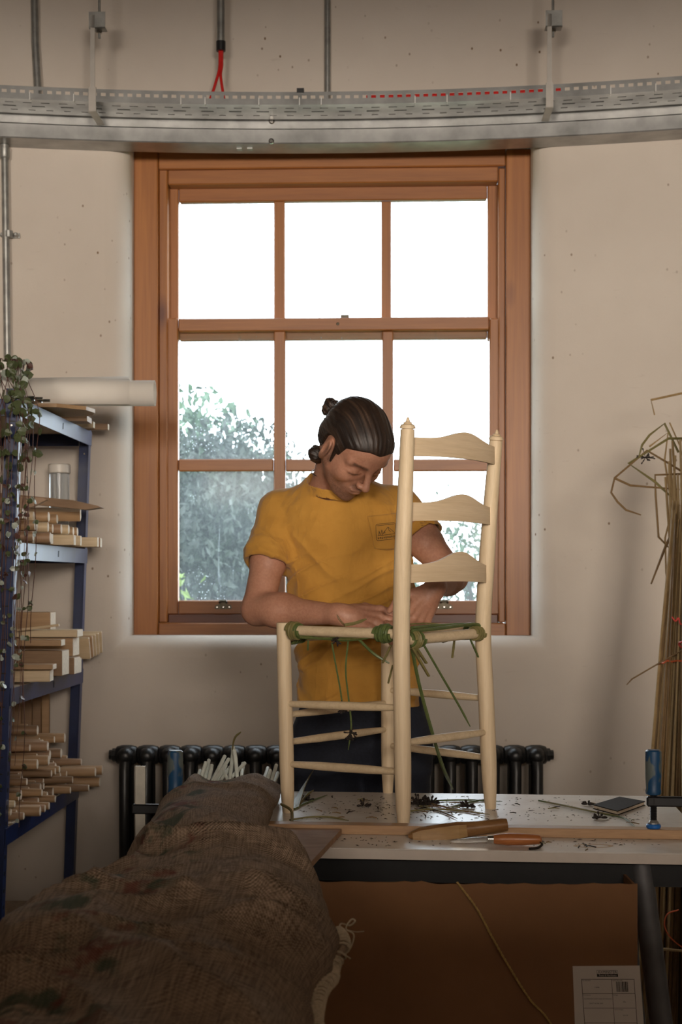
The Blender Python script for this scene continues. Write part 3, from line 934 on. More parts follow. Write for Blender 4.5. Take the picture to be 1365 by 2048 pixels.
# upright boards standing at the back between shelf three and four
for k, (px, c) in enumerate(((47, beech_pink), (67, brown_wood), (84, brown_wood), (99, beech))):
    p = P(px, 1400, 5.13)
    wdt = (30, 20, 17, 15)[k]*5.13/F
    o = MB().box((p.x-wdt+.001, 5.085+.012*k, z4+.0005), (p.x, 5.105+.012*k, .905), None, .001).build('upright_board', c)
    tag(o, ('pinkish board standing upright behind the turned parts', 'broad dark board standing upright behind the turned parts', 'narrow dark board standing upright behind the turned parts', 'pale-edged board standing upright at the end behind the turned parts')[k], 'board', 'upright boards on the fourth shelf')
# paper roll on the top shelf
ryy = 4.62; zr = SH[0] + .066
xa_, xb_ = -1.62, P(310, 788, ryy).x
roll = thing('paper_roll', 'large white paper roll lying across the top shelf', 'paper roll', (xb_-.4, ryy, zr))
RR = .0425
mb = MB()
def spiral(s, t):
    a = s * 2*math.pi*2.2; r = RR - .0012*s*3
    return (xa_ + (xb_-xa_)*t, ryy + r*math.cos(a), zr + r*math.sin(a))
mb.grid(spiral, 60, 2)
o = mb.build('rolled_sheet', paper_m, roll, smooth=True); o.modifiers.new('t', 'SOLIDIFY').thickness = .0008
x2 = P(262, 788, ryy).x; xw = P(257, 760, ryy).x
def wrapf(s, t):
    a = -.9 + s*2.9
    r = RR + .0015 + (.014*max(0, (s-.72)/.28)**2)*t
    xx = xa_ + (x2 - (.006 if s > .8 else 0)*t - xa_)*t
    return (xx, ryy - r*math.cos(a-.2), zr + r*math.sin(a-.2))
o = MB().grid(wrapf, 30, 8).build('outer_sheet', paper_m, roll, smooth=True); o.modifiers.new('t', 'SOLIDIFY').thickness = .0008
# boards on the top shelf under / behind the roll
zs = SH[0]
G1 = 'wooden boards on the top shelf'
def outline_board(pts, z0, th, mat, name, label, yc, slope=0):
    mb = MB().prism(pts, z0, z0+th)
    return tag(mb.build(name, mat), label, 'wood piece', G1)
xr_ = shelf_x(4.9, zs)
outline_board([(xr_-.45, 4.50), (xr_+.02, 4.52), (xr_+.10, 4.60), (xr_+.115, 4.68), (xr_+.09, 4.76), (xr_+.0, 4.80), (xr_-.45, 4.80)], zs+.0095, .012, beech, 'curved_board', 'curved chair-seat board with rounded end under the paper roll', 4.7)
outline_board([(xr_-.42, 4.83), (xr_+.06, 4.84), (xr_+.06, 4.93), (xr_-.42, 4.93)], zs+.001, .018, beech_pink, 'short_board', 'short brown board lying behind the curved board on the top shelf', 4.9)
piece('wood_offcut', 'block', xr_+.045, 5.06, zs+.012, .32, .016, ash_l, 'square offcut at the far corner of the top shelf', G1, 0, 0, .011)
piece('wood_offcut', 'block', xr_+.085, 5.13, zs+.012, .34, .014, beech_pink, 'narrow offcut poking out beside the rear rack post', G1, 0, 0, .011)
outline_board([(xr_-.42, 4.31), (xr_-.02, 4.32), (xr_+.0, 4.345), (xr_-.02, 4.37), (xr_-.42, 4.37)], zs+.001, .0085, brown_wood, 'thin_lath', 'thin brown lath near the front of the top shelf', 4.34)
outline_board([(xr_-.42, 4.70), (xr_-.05, 4.72), (xr_-.05, 4.76), (xr_-.42, 4.75)], zs+.001, .008, brown_wood, 'thin_lath', 'thin brown lath tucked under the curved board', 4.34)
# steel bolts hanging over the beam at the front
for k, (px, py) in enumerate(((80, 820), (88, 834))):
    p = P(px, py, 4.33)
    o = MB().lathe([(-.03, .008), (0, .008), (.001, .0045), (.025, .0045)], (p.x-.012, 4.33, SH[0]+.010+.0*k), (1, 0, 0), 10).build('steel_bolt', chrome, smooth=True)
    o.location.y += .05*k - .02
    tag(o, 'small steel bolt lying on the top shelf edge by the trailing plant', 'bolt', 'bolts on the top shelf edge')

# ------------------------------------------------------------------ trailing string-of-hearts plant
px0 = P(6, 760, 4.33)
pot = thing('trailing_plant', 'string-of-hearts plant in a white pot trailing down the blue rack', 'plant', (px0.x, 4.33, SH[0]))
pr = .062
MB().lathe([(0, pr*.80), (.003, pr*.84), (.112, pr), (.116, pr), (.116, pr*.93), (.10, pr*.92)], (px0.x, 4.34, SH[0]+.001), (0, 0, 1), 24).build('pot', pot_m, pot, smooth=True)
soil = plain('potting_soil', (0.03, 0.02, 0.012), 0.95, 0, 0.4, 90, .003)
MB().lathe([(0, pr*.90), (.006, pr*.90)], (px0.x, 4.34, SH[0]+.098), (0, 0, 1), 20).build('soil', soil, pot)
m, n, b, out = new_mat('heart_leaf_green'); leaf1 = m
v = coords(n, (1, 1, 1))
c = ramp(n, noise(n, v, 260, 3), [(0.40, (0.040, 0.062, 0.020)), (0.62, (0.11, 0.125, 0.055)), (0.75, (0.24, 0.25, 0.16))])
n.links.new(c, b.inputs['Base Color']); b.inputs['Roughness'].default_value = 0.45
leaf2 = plain('heart_leaf_silver', (0.36, 0.40, 0.34), 0.35, 0, 0.25, 200)
leaf3 = plain('heart_leaf_purple', (0.10, 0.045, 0.035), 0.5, 0, 0.3, 200)
vine_m = plain('thin_vine', (0.09, 0.035, 0.025), 0.7, 0, 0.3)
def heart_mesh(mat):
    pts = [(0, 0, 0), (.30, .38, .06), (.62, .50, .10), (.88, .40, .10), (1.0, .16, .05), (.90, 0, 0), (1.0, -.16, .05), (.88, -.40, .10), (.62, -.50, .10), (.30, -.38, .06)]
    pts = [(-(.95-x), y, z) for x, y, z in pts]
    vs = [(-.42, 0, -.03)] + pts
    fs = [(0, i, i % len(pts) + 1) for i in range(1, len(pts)+1)]
    k = len(vs)
    vs2 = [(x, y, z-.07) for x, y, z in vs]
    fs += [(a+k, c+k, b_+k) for a, b_, c in fs]
    fs += [(i, i+k, i % len(pts)+1+k, i % len(pts)+1) for i in range(1, len(pts)+1)]
    me = bpy.data.meshes.new('leaf'); me.from_pydata(vs+vs2, [], fs); me.materials.append(mat); me.update()
    return me
hm = [heart_mesh(leaf1), heart_mesh(leaf2), heart_mesh(leaf3)]
rp = random.Random(5)
strands = []
pc = Vector((px0.x, 4.34, SH[0]+.116))
for k in range(17):
    a = rp.uniform(-1.9, .9) - math.pi*.15
    # the rim point, mostly on the camera/right side
    ang = rp.uniform(-1.75, .35)
    rim = pc + Vector((math.cos(ang)*pr*.95, math.sin(ang)*pr*.95, .004))
    outp = pc + Vector((math.cos(ang)*(pr+.018), math.sin(ang)*(pr+.018), -.012))
    length = rp.choice([.25, .4, .55, .7, .85, .95, 1.05, 1.2, 1.25])
    if k < 4: length = (1.60, 1.30, 1.42, 1.10)[k]
    xoff = max(-.03, min(.145, rp.gauss(.075, .035))) if k >= 2 else (.06, .05)[k]
    tgt = Vector((px0.x + xoff, 4.19 + rp.uniform(-.02, .015), 0))
    pts = [pc + Vector((rp.uniform(-.02, .02), rp.uniform(-.02, .02), -.008)), rim + Vector((0, 0, .008)), outp]
    zz = outp.z - .05; wob = rp.uniform(0, 6)
    t = 0
    while zz > pc.z - length:
        t += 1
        f = min(1, t/3)
        x = outp.x + (tgt.x-outp.x)*f + .006*math.sin(wob+t*.9) - (pc.z-zz)*.028
        y = outp.y + (tgt.y-outp.y)*f + .005*math.cos(wob+t)
        pts.append(Vector((x, min(y, 4.215), zz))); zz -= .06
    if len(pts) < 5: continue
    sp = spline(pts, 3)
    MB().tube(sp, .0011, 4).build('vine', vine_m, pot)
    strands.append(sp)
# leaves in pairs along the vines
spots_ = []
for si, sp in enumerate(strands):
    acc = 0; nxt = .02
    for i in range(4, len(sp)):
        acc += (sp[i]-sp[i-1]).length
        if acc > nxt:
            nxt = acc + rp.uniform(.035, .075) * (1.0 if acc < .7 else 1.7)
            spots_.append((sp[i], acc)); 
            if rp.random() < .55: spots_.append((sp[i], acc))
for k in range(11):
    a = rp.uniform(-2.9, .3)
    spots_.append((pc + Vector((math.cos(a)*pr*rp.uniform(.6, 1.15), math.sin(a)*pr*rp.uniform(.6, 1.15), rp.uniform(0, .02))), 0.0))
rp.shuffle(spots_)
for (p, acc) in spots_[:296]:
    big = acc < .45
    s = rp.uniform(.018, .028) if big else rp.uniform(.012, .020)
    me = hm[0] if rp.random() < (.85 if big else .45) else (hm[1] if rp.random() < .6 else hm[2])
    o = bpy.data.objects.new('leaf', me); COL.objects.link(o); o.parent = pot
    o.location = p - Vector(pot.location) + Vector((0, -.003, 0))
    o.scale = (s, s, s)
    o.rotation_euler = (rp.uniform(.9, 1.9), rp.uniform(-.5, .5), rp.uniform(0, 6.28)) if big else (rp.uniform(.6, 2.4), rp.uniform(-.8, .8), rp.uniform(0, 6.28))
# ================================================================== TABLE AND WHAT STANDS ON IT
ZT = .76
SL = -.09                                      # table is turned a little: depth changes with x
TX = Vector((1, SL, 0)).normalized(); TY = Vector((-SL, 1, 0)).normalized(); TZ = Vector((0, 0, 1))
T0 = Vector((0, 2.81, 0))
def T(a, b, z): return T0 + TX*a + TY*b + TZ*z
TM = frame(TX, TY, TZ, T0)
m, n, b, out = new_mat('worn_white_tabletop'); ttop = m
v = coords(n, (1, 1, 1))
c = ramp(n, noise(n, v, 6, 5, 0.65, .6), [(0.3, (0.66, 0.60, 0.53)), (0.6, (0.80, 0.77, 0.72))])
dk = ramp(n, noise(n, coords(n, (3, 9, 1)), 6, 6, 0.7, .8), [(0.58, (0, 0, 0)), (0.74, (0.45,)*3)])
c = mixc(n, dk, c, (0.16, 0.12, 0.085))
# a glue ring stain
n.links.new(c, b.inputs['Base Color']); b.inputs['Roughness'].default_value = 0.28
bump(n, b, noise(n, v, 60, 3), .1, .001)
white_edge = plain('white_melamine_edge', (0.60, 0.53, 0.46), 0.45, 0, 0.04)
tbl = thing('work_table', 'white-topped work table strewn with rush scraps', 'table', T(.15, .35, 0))
TAL, TAR = -.385, .735
TDP = .745
MB().box((TAL, 0.002, ZT-.020), (TAR, TDP, ZT), TM, .0015).build('table_top', ttop, tbl)
MB().box((TAL, -.001, ZT-.0205), (TAR, .0015, ZT-.0015), TM).build('edge_strip', white_edge, tbl)
MB().box((TAL+.05, .05, ZT-.075), (TAR-.06, .085, ZT-.0202), TM).build('frame_rail', black_m, tbl)
MB().box((TAL+.05, TDP-.085, ZT-.075), (TAR-.06, TDP-.05, ZT-.0202), TM).build('frame_rail', black_m, tbl)
for a in (TAL+.05, TAR-.09):
    MB().box((a, .085, ZT-.070), (a+.03, TDP-.085, ZT-.0202), TM).build('frame_rail', black_m, tbl)
def tleg(top, bot, r=.0225):
    MB().tube([top, bot], r, 18).build('table_leg', grey_tube, tbl, smooth=True)
tleg(T(.590, .065, ZT-.022), T(.68, .02, 0.0))
tleg(T(.600, TDP-.08, ZT-.022), T(.68, TDP-.03, 0.0))
tleg(T(TAL+.10, .065, ZT-.022), T(TAL+.02, .02, 0))
tleg(T(TAL+.10, TDP-.08, ZT-.022), T(TAL+.02, TDP-.03, 0))
# batten clamped along the table
bat = MB().box((-.39, .152, ZT+.0003), (1.10, .190, ZT+.0195), TM, .001).build('oak_batten', batten_m)
tag(bat, 'long oak batten clamped along the white table', 'batten')
# worn plywood offcut at the front, below the sack
pl = MB().prism([(-.32, -.30), (-.045, -.315), (-.012, .148), (-.32, .148)], ZT+.0005, ZT+.0125, TM).build('plywood_board', ply_m)
tag(pl, 'worn plywood offcut overhanging the table front beside the sack', 'board')

# ------------------------------------------------------------------ F-clamps
m, n, b, out = new_mat('blue_grey_clamp_handle'); clamp_blue = m
v = coords(n, (1, 1, .5))
c = ramp(n, noise(n, v, 34, 2, 0.5), [(0.50, (0.006, 0.048, 0.12)), (0.53, (0.10, 0.12, 0.112))])
n.links.new(c, b.inputs['Base Color']); b.inputs['Roughness'].default_value = 0.4
blue_pl = plain('blue_plastic_pad', (0.01, 0.12, 0.42), 0.4, 0, 0.1)
bar_m = plain('zinc_plated_bar', (0.50, 0.47, 0.40), .4, .5, .15, 30)
def clamp(pos, side, label, hz=0.0, armz=.055, bartop=.16, barlen=.30):
    """pos = pad point on the batten; side = +1 bar to the right, -1 to the left"""
    p = Vector(pos)
    t = thing('bar_clamp', label, 'clamp', p, 'bar clamps on the batten')
    MB().lathe([(0, .0135), (.002, .015), (.007, .015), (.009, .013)], p, TZ, 18).build('clamp_pad', blue_pl, t, smooth=True)
    MB().lathe([(.009, .011), (.012, .011), (.018, .006)], p, TZ, 12).build('ball_joint', galv_d, t)
    prof = [(.014, .0062)]
    for i in range(26):
        prof += [(.016+.0033*i, .0062), (.0176+.0033*i, .0076)]
    prof += [(.105, .006)]
    MB().lathe([(z, r) for z, r in prof if z < .075+hz], p, TZ, 10).build('screw_spindle', black_m, t)
    h0 = .070 + hz
    MB().lathe([(h0-.002, .009), (h0, .0155), (h0+.006, .0165), (h0+.012, .0150), (h0+.035, .0165), (h0+.075, .0168), (h0+.088, .0162), (h0+.091, .013)], p, TZ, 14).build('clamp_handle', clamp_blue, t, smooth=True)
    arm = p + TZ*armz
    L = .075
    MB().obox(arm - TX*side*.014, arm + TX*side*(L+.018), .014, .021, bev=.003).build('sliding_arm', black_m, t)
    MB().box((-.0105, -.0035, -barlen), (.0105, .0035, bartop), frame(TX, TY, TZ, p + TX*side*L)).build('steel_bar', bar_m, t)
    MB().obox(p + TX*side*(L+.01) - TZ*(.0) + TZ*(-.052), p + TX*side*(.0) + TZ*(-.052), .014, .018, bev=.003).build('fixed_jaw', black_m, t)
    MB().lathe([(0, .012), (.0065, .012)], p - TZ*.0435 , TZ, 12).build('jaw_pad', black_m, t)
clamp(T(.630, .171, ZT+.020), 1, 'bar clamp with a blue handle gripping the batten near the rushes')
clamp(T(-.368, .171, ZT+.020), -1, 'bar clamp with a blue handle behind the hessian sack', armz=.024, hz=-.012, bartop=.115)

# ------------------------------------------------------------------ black notebook, wooden tool, knife
nb0 = PZ(1186, 1613, ZT); 
c4 = [PZ(1187, 1618, ZT), PZ(1236, 1631, ZT), PZ(1291, 1611, ZT), PZ(1240, 1602, ZT)]
ph = thing('notebook', 'small black leather notebook lying on the white table', 'notebook', (sum((c for c in c4), Vector()) / 4))
def quadbox(q, z0, z1, inset=0):
    c = sum(q, Vector()) / 4
    q = [c + (p-c)*(1-inset) for p in q]
    vs = [(p.x, p.y, z0) for p in q] + [(p.x, p.y, z1) for p in q]
    return MB().add(vs, [(0,1,2,3)[::-1],(4,5,6,7),(0,1,5,4),(1,2,6,5),(2,3,7,6),(3,0,4,7)])
quadbox(c4, ZT+.0003, ZT+.002).build('cover', leather_m, ph)
quadbox(c4, ZT+.002, ZT+.0085, .03).build('pages', endgrain, ph)
quadbox(c4, ZT+.0085, ZT+.0105).build('cover', leather_m, ph)

# wooden rush tool: a polished half-round fid, its blade resting in front of the batten, its butt on it
a = T(.128, .110, ZT+.006); bq = T(.330, .150, ZT+.026)
ax = (bq-a).normalized(); side = TZ.cross(ax).normalized(); up = ax.cross(side)
L = (bq-a).length
mb = MB()
st = [(0, .004, .002), (.04, .012, .004), (.12, .020, .006), (.30, .024, .0085), (.50, .025, .0105), (.58, .022, .013), (.70, .020, .013), (.95, .019, .012), (1.0, .017, .010)]
vs = []; nn = 14
for (t, wd, th) in st:
    for k in range(nn):
        q = 2*math.pi*k/nn
        vs.append(a + ax*(L*t) + side*(wd*math.cos(q)*.62) + up*(wd*.75*math.sin(q)*(1 if t > .55 else 1.0)) )
fs = []
for i in range(len(st)-1):
    for k in range(nn):
        fs.append((i*nn+k, i*nn+(k+1) % nn, (i+1)*nn+(k+1) % nn, (i+1)*nn+k))
fs += [tuple(range(nn))[::-1], tuple(range((len(st)-1)*nn, len(st)*nn))]
mb.add(vs, fs)
fid = thing('rush_tool', 'polished brown wooden rush-packing tool leaning on the batten', 'wooden tool', (a+bq)/2)
mb.build('tool_body', polished, fid, smooth=True, auto=50)
# paler hollowed scoop face
sc = MB(); vs = []
for (t, wd, th) in st[1:6]:
    for s in (-1, 1):
        vs.append(a + ax*(L*t) - side*(wd*.55) + up*(s*wd*.55) - side*.0022)
sc.add(vs, [(2*i, 2*i+1, 2*i+3, 2*i+2) for i in range(4)])
scoop_m = wood('scoop_face_wood', (0.26, 0.14, 0.05), (0.46, 0.29, 0.12), (0.12, 1, 1), 40, 0.3)
o = sc.build('scoop_face', scoop_m, fid); o.modifiers.new('t', 'SOLIDIFY').thickness = .0008
# knife
kh = T(.300, .055, ZT+.013); ke = T(.378, .058, ZT+.013)
kn = thing('hook_knife', 'knife with an orange wooden handle lying beside the batten', 'knife', kh)
kx = (ke-kh).normalized()
MB().lathe([(0, .008), (.004, .0098), (.030, .0125), (.060, .0120), (.085, .0100), (.093, .0085), (.096, .005)], kh, kx, 14).build('handle', handle_m, kn, smooth=True)
MB().lathe([(-.011, .0075), (-.002, .0082), (.002, .0085)], kh, kx, 14).build('ferrule', chrome, kn, smooth=True)
bl = MB(); bs = kh - kx*.010; by = TZ.cross(kx)
pr_ = [(0, .005), (.03, .0055), (.06, .004), (.075, .0005)]
vs = []
for t, wd in pr_:
    cpt = bs - kx*t - TZ*(.006*t/.075)
    for s, h in ((-1, .0008), (1, .0008), (1, -.0008), (-1, -.0008)):
        vs.append(cpt + TZ*s*wd + by*h)
fs = []
for i in range(3):
    for k in range(4): fs.append((i*4+k, i*4+(k+1) % 4, (i+1)*4+(k+1) % 4, (i+1)*4+k))
fs += [(3, 2, 1, 0), (12, 13, 14, 15)]
bl.add(vs, fs).build('blade', chrome, kn)
lp = T(.392, .052, ZT+.010)
MB().tube(spline([lp, lp+TX*.004-TZ*.004-TY*.01, lp-TX*.006-TZ*.0075-TY*.028, lp-TX*.022-TZ*.0075-TY*.038], 5), [.0012]*4+[.0026]*12, 6).build('leather_thong', leather_m, kn, smooth=True)

# ------------------------------------------------------------------ the chair
zs_ = 1.172
ch = thing('ladderback_chair', 'pale ash ladder-back chair with a half-woven rush seat standing on the table', 'chair', (.12, 3.28, ZT))
BN = [Vector((.134, 3.047, ZT)), Vector((.131, 3.043, 1.00)), Vector((.129, 3.040, zs_)), Vector((.131, 3.030, 1.32)), Vector((.1365, 3.014, 1.48)), Vector((.1405, 2.999, 1.608))]
BR = [Vector((.347, 3.298, ZT)), Vector((.337, 3.294, 1.00)), Vector((.329, 3.290, zs_)), Vector((.3355, 3.278, 1.32)), Vector((.345, 3.262, 1.48)), Vector((.354, 3.246, 1.608))]
FL = [Vector((-.121, 3.2415, ZT)), Vector((-.1315, 3.2415, 1.193))]
FF = [Vector((.117, 3.545, ZT)), Vector((.116, 3.545, 1.193))]
def lerp(a, b, t): return a + (b-a)*t
def on_post(p, z):
    for i in range(len(p)-1):
        if p[i].z <= z <= p[i+1].z: return lerp(p[i], p[i+1], (z-p[i].z)/(p[i+1].z-p[i].z))
    return p[-1]
for pst in (BN, BR):
    sp = spline(pst, 6)
    rr = []
    for p in sp:
        h = p.z - ZT
        r = .0185
        if h < .10: r = .0125 + .006*(max(0.0, h)/.10)**.7
        if p.z > 1.35: r = .0185 - .0035*min(1, (p.z-1.35)/.26)
        rr.append(r)
    q = MB().tube(sp, rr, 18)
    o = q.build('back_post', ash_z, ch, smooth=True, auto=50)
    top = sp[-1]; ax_ = (sp[-1]-sp[-3]).normalized()
    MB().lathe([(-.001, .0120), (.0005, .0120), (.0015, .0168), (.004, .0170), (.009, .0145), (.012, .0085), (.0125, .0095), (.014, .0092), (.016, .0052), (.021, .0036), (.024, .0024), (.0255, .0008)], top, ax_, 18).build('finial', ash_z, o, smooth=True, auto=35)
for pst in (FL, FF):
    d = pst[1]-pst[0]
    q = MB().tube([pst[0], lerp(*pst, .10), lerp(*pst, .25), lerp(*pst, .8), pst[1]-TZ*.003, pst[1]-TZ*.0008, pst[1]], [.0125, .0155, .0168, .0165, .0162, .0152, .0135], 18)
    q.build('front_leg', ash_z, ch, smooth=True, auto=40)
def rung(p, q, za, zb_, r0=.0068, r1=.0098, name='rung'):
    A = on_post(p, za); B = on_post(q, zb_)
    A = Vector((A.x, A.y, za)); B = Vector((B.x, B.y, zb_))
    pts = [lerp(A, B, t) for t in (0.02, .12, .3, .5, .7, .88, .98)]
    MB().tube(pts, [r0, r0*1.15, r1*.97, r1, r1*.97, r0*1.15, r0], 12).build(name, ash_l, ch, smooth=True)
rung(FL, BN, 1.008, 1.016); rung(FL, BN, .871, .879)
rung(FL, FF, .982, .984); rung(FL, FF, .920, .918)
rung(FF, BR, 1.016, 1.016); rung(FF, BR, .878, .878)
rung(BN, BR, .941, .938)
# seat rails
rung(FL, BN, 1.176, 1.174, .0105, .0120, 'seat_rail'); rung(FL, FF, 1.160, 1.160, .0105, .0120, 'seat_rail')
rung(FF, BR, 1.174, 1.172, .0105, .0120, 'seat_rail'); rung(BN, BR, 1.160, 1.160+.008, .0105, .0120, 'seat_rail')
# three bowed slats
bdir = (Vector((.134, 3.047, 0)) - Vector((-.121, 3.2415, 0))).normalized()      # backwards
for (zl, zh_, hump, bow) in ((1.552, 1.596, .022, .022), (1.415, 1.459, .024, .024), (1.283, 1.327, .030, .026)):
    A = on_post(BN, (zl+zh_)/2); B = on_post(BR, (zl+zh_)/2)
    nx = 26
    def sl(s, t, off=0.0):
        tt = .015 + s*.985
        p = lerp(A, B, tt)
        k = 4*s*(1-s)
        bump_ = math.exp(-((s-.54)/.23)**2) - math.exp(-(.54/.23)**2)
        zlow = zl + .004*k
        zhi = zh_ - .004 + hump*bump_
        z = zlow + (zhi-zlow)*t
        return Vector((p.x, p.y, z)) + bdir*(bow*max(0.0, k)**.8 + off + (z-zl)*.02)
    q = MB()
    vs = []; 
    for i in range(nx):
        s = i/(nx-1)
        vs += [sl(s, 0, -.0035), sl(s, .5, -.0035), sl(s, 1, -.0035), sl(s, 1, .0035), sl(s, .5, .0035), sl(s, 0, .0035)]
    fs = []
    for i in range(nx-1):
        for k in range(6): fs.append((i*6+k, (i+1)*6+k, (i+1)*6+(k+1) % 6, i*6+(k+1) % 6))
    fs += [(0,1,2,3,4,5), tuple(range((nx-1)*6, nx*6))[::-1]]
    q.add(vs, fs).build('back_slat', ash_x, ch, smooth=True, auto=30)

# ------------------------------------------------------------------ rush weaving on the seat (parts of the chair)
def wrap(p, q, t0, t1, za, zb_, turns, r=.0145, mat=rush_green, rr=.0034, seed=0):
    r_ = random.Random(seed)
    A = on_post(p, za); A = Vector((A.x, A.y, za)); B = on_post(q, zb_); B = Vector((B.x, B.y, zb_))
    ax_ = (B-A).normalized(); s1 = ax_.cross(TZ).normalized(); s2 = s1.cross(ax_)
    pts = []
    N = int(turns*14)
    for i in range(N+1):
        f = i/N; a_ = 2*math.pi*turns*f
        ra = r + .0012*math.sin(7*a_/6.28+seed) 
        pts.append(lerp(A, B, t0+(t1-t0)*f) + s1*ra*math.cos(a_) + s2*ra*math.sin(a_))
    MB().tube(pts, rr, 6).build('rush_wrap', mat, ch, smooth=True)
wrap(FL, BN, .055, .155, 1.176, 1.174, 5, seed=1); wrap(FL, BN, .07, .13, 1.176, 1.174, 3, .0185, rush_olive, seed=2)
wrap(FL, BN, .80, .93, 1.176, 1.174, 6, seed=3); wrap(FL, BN, .84, .90, 1.176, 1.174, 3, .0185, rush_green, seed=4)
wrap(BN, BR, .08, .22, 1.160, 1.168, 5, .0145, rush_green, seed=5); wrap(BN, BR, .10, .16, 1.160, 1.168, 3, .0185, rush_olive, seed=6)
wrap(BN, BR, .86, .97, 1.160, 1.168, 4, .0145, rush_olive, seed=7)
wrap(FF, BR, .86, .96, 1.174, 1.172, 4, .0145, rush_green, seed=8)
wrap(FL, FF, .05, .16, 1.160, 1.160, 5, .0145, rush_green, seed=9); wrap(FF, BR, .04, .13, 1.174, 1.172, 5, .0145, rush_green, seed=10)
def strand(pts, r=.0032, mat=rush_green, name='rush_strand', n=6, flat=1.0, seg=6):
    sp = spline(pts, seg)
    rr = r if hasattr(r, '__len__') else [r]*(len(sp)-3) + [r*.8, r*.6, r*.45]
    return MB().tube(sp, rr, n, flat=flat).build(name, mat, ch, smooth=True)
# twisted rush running along and below the near side rail
Fz = lambda px, py, t: P(px, py, 3.2415 + (3.045-3.2415)*t)
for k in range(4):
    strand([Fz(585, 1265+3*k, .03) + Vector((0, -.014, 0)), Fz(640, 1277-2*k, .3) + Vector((0, -.004, -.002*k)), Fz(700, 1274+2*k, .55) + Vector((0, -.004, 0)), Fz(770, 1272-k, .88) + Vector((0, -.010, 0))], .0032, [rush_green, rush_green, rush_olive, rush_green][k])
# strands along the back rail and over the seat
Bz = lambda px, py, t: P(px, py, 3.045 + (3.298-3.045)*t)
strand([Bz(824, 1256, .1), Bz(870, 1252, .4), Bz(930, 1249, .75), Bz(955, 1254, .95)], .0045, rush_green)
strand([Bz(824, 1262, .1)+Vector((0, -.012, 0)), Bz(880, 1256, .45)+Vector((0, -.016, 0)), Bz(950, 1248, .93)+Vector((0, -.016, 0)), Bz(962, 1262, .97)+Vector((0, -.018, 0)), Bz(950, 1276, .9)], .0042, rush_green)
strand([P(822, 1248, 3.30), P(860, 1247, 3.32), P(905, 1251, 3.34)], .0022, rush_olive)
strand([Bz(905, 1277, .7), Bz(930, 1278, .8), Bz(956, 1276, .92)], .0028, rush_green)
# short cut tails under the rails
def tail(pts, r, mat): strand(pts, [r]*7 if len(pts) == 2 else r, mat, 'rush_tail', 6, .55)
def tail2(a, b_, r, mat):
    MB().tube([a, lerp(a, b_, .5)+Vector((0, -.003, 0)), b_], [r*.8, r, r*.9], 6, flat=.5).build('rush_tail', mat, ch, smooth=True)
tail2(Bz(915, 1274, .75), Bz(886, 1284, .62), .0052, rush_olive)
tail2(Bz(910, 1275, .75), Bz(905, 1316, .72), .0065, rush_olive)
tail2(Bz(940, 1276, .85), Bz(957, 1314, .93), .0040, rush_green)
tail2(Bz(823, 1280, .08), Bz(853, 1326, .2), .0058, rush_olive)
tail2(Bz(822, 1290, .08), Bz(858, 1352, .2), .0058, rush_olive)
tail2(Bz(825, 1278, .1), Bz(832, 1302, .12), .0090, rush_olive)
tail2(Fz(783, 1290, .9), Fz(766, 1325, .85), .0058, rush_olive)
tail2(Fz(786, 1330, .92), Fz(777, 1366, .9), .0052, rush_olive)
tail2(Fz(617, 1280, .2), Fz(616, 1300, .2), .0050, rush_green)
# long hanging rushes
strand([Bz(822, 1284, .1), Bz(840, 1370, .18)+Vector((0, .02, 0)), Bz(868, 1470, .3)+Vector((0, .05, 0)), Bz(893, 1545, .4)+Vector((0, .12, 0)), P(906, 1578, 3.42)], .0042, rush_green)
strand([Bz(842, 1279, .14), Bz(880, 1345, .35), Bz(918, 1410, .55), Bz(941, 1453, .65)], .0026, rush_green)
strand([Fz(664, 1285, .4), Fz(672, 1330, .4), Fz(682, 1385, .4), Fz(686, 1425, .4)], .0022, rush_green)
strand([Fz(697, 1281, .55), Fz(692, 1340, .52), Fz(698, 1400, .5), Fz(703, 1452, .5), Fz(697, 1500, .5)], .0022, rush_green)
strand([Fz(712, 1272, .62), Fz(745, 1305, .8), Fz(780, 1328, .95)+Vector((0, .02, 0))], .0032, rush_green)
strand([P(690, 1251, 3.26), P(680, 1240, 3.27), P(674, 1229, 3.27)], .0022, rush_brown)
strand([P(690, 1250, 3.25), P(712, 1246, 3.25), P(733, 1238, 3.24)], .0042, rush_olive)
def seedhead(c, n_, s, seed):
    r_ = random.Random(seed); mb = MB()
    for k in range(n_):
        d = Vector((r_.gauss(0, 1), r_.gauss(0, 1), r_.gauss(0, 1.6))).normalized()
        a_ = c + d*s*r_.uniform(0, .5); b_ = c + d*s*r_.uniform(.6, 1.1) + Vector((0, 0, -.3*s))
        mb.tube([a_, b_], [.0011, .0016], 5)
        mb.lathe([(-.002, .0005), (0, .0022), (.003, .0018), (.004, .0005)], b_, d, 6)
    mb.build('seed_head', dead_seed, ch)
seedhead(Fz(686, 1412, .4)+Vector((0, -.004, 0)), 22, .012, 3)
seedhead(Fz(702, 1466, .5)+Vector((0, -.004, 0)), 26, .013, 4)
seedhead(Fz(673, 1280, .42)+Vector((0, -.016, 0)), 14, .009, 5)

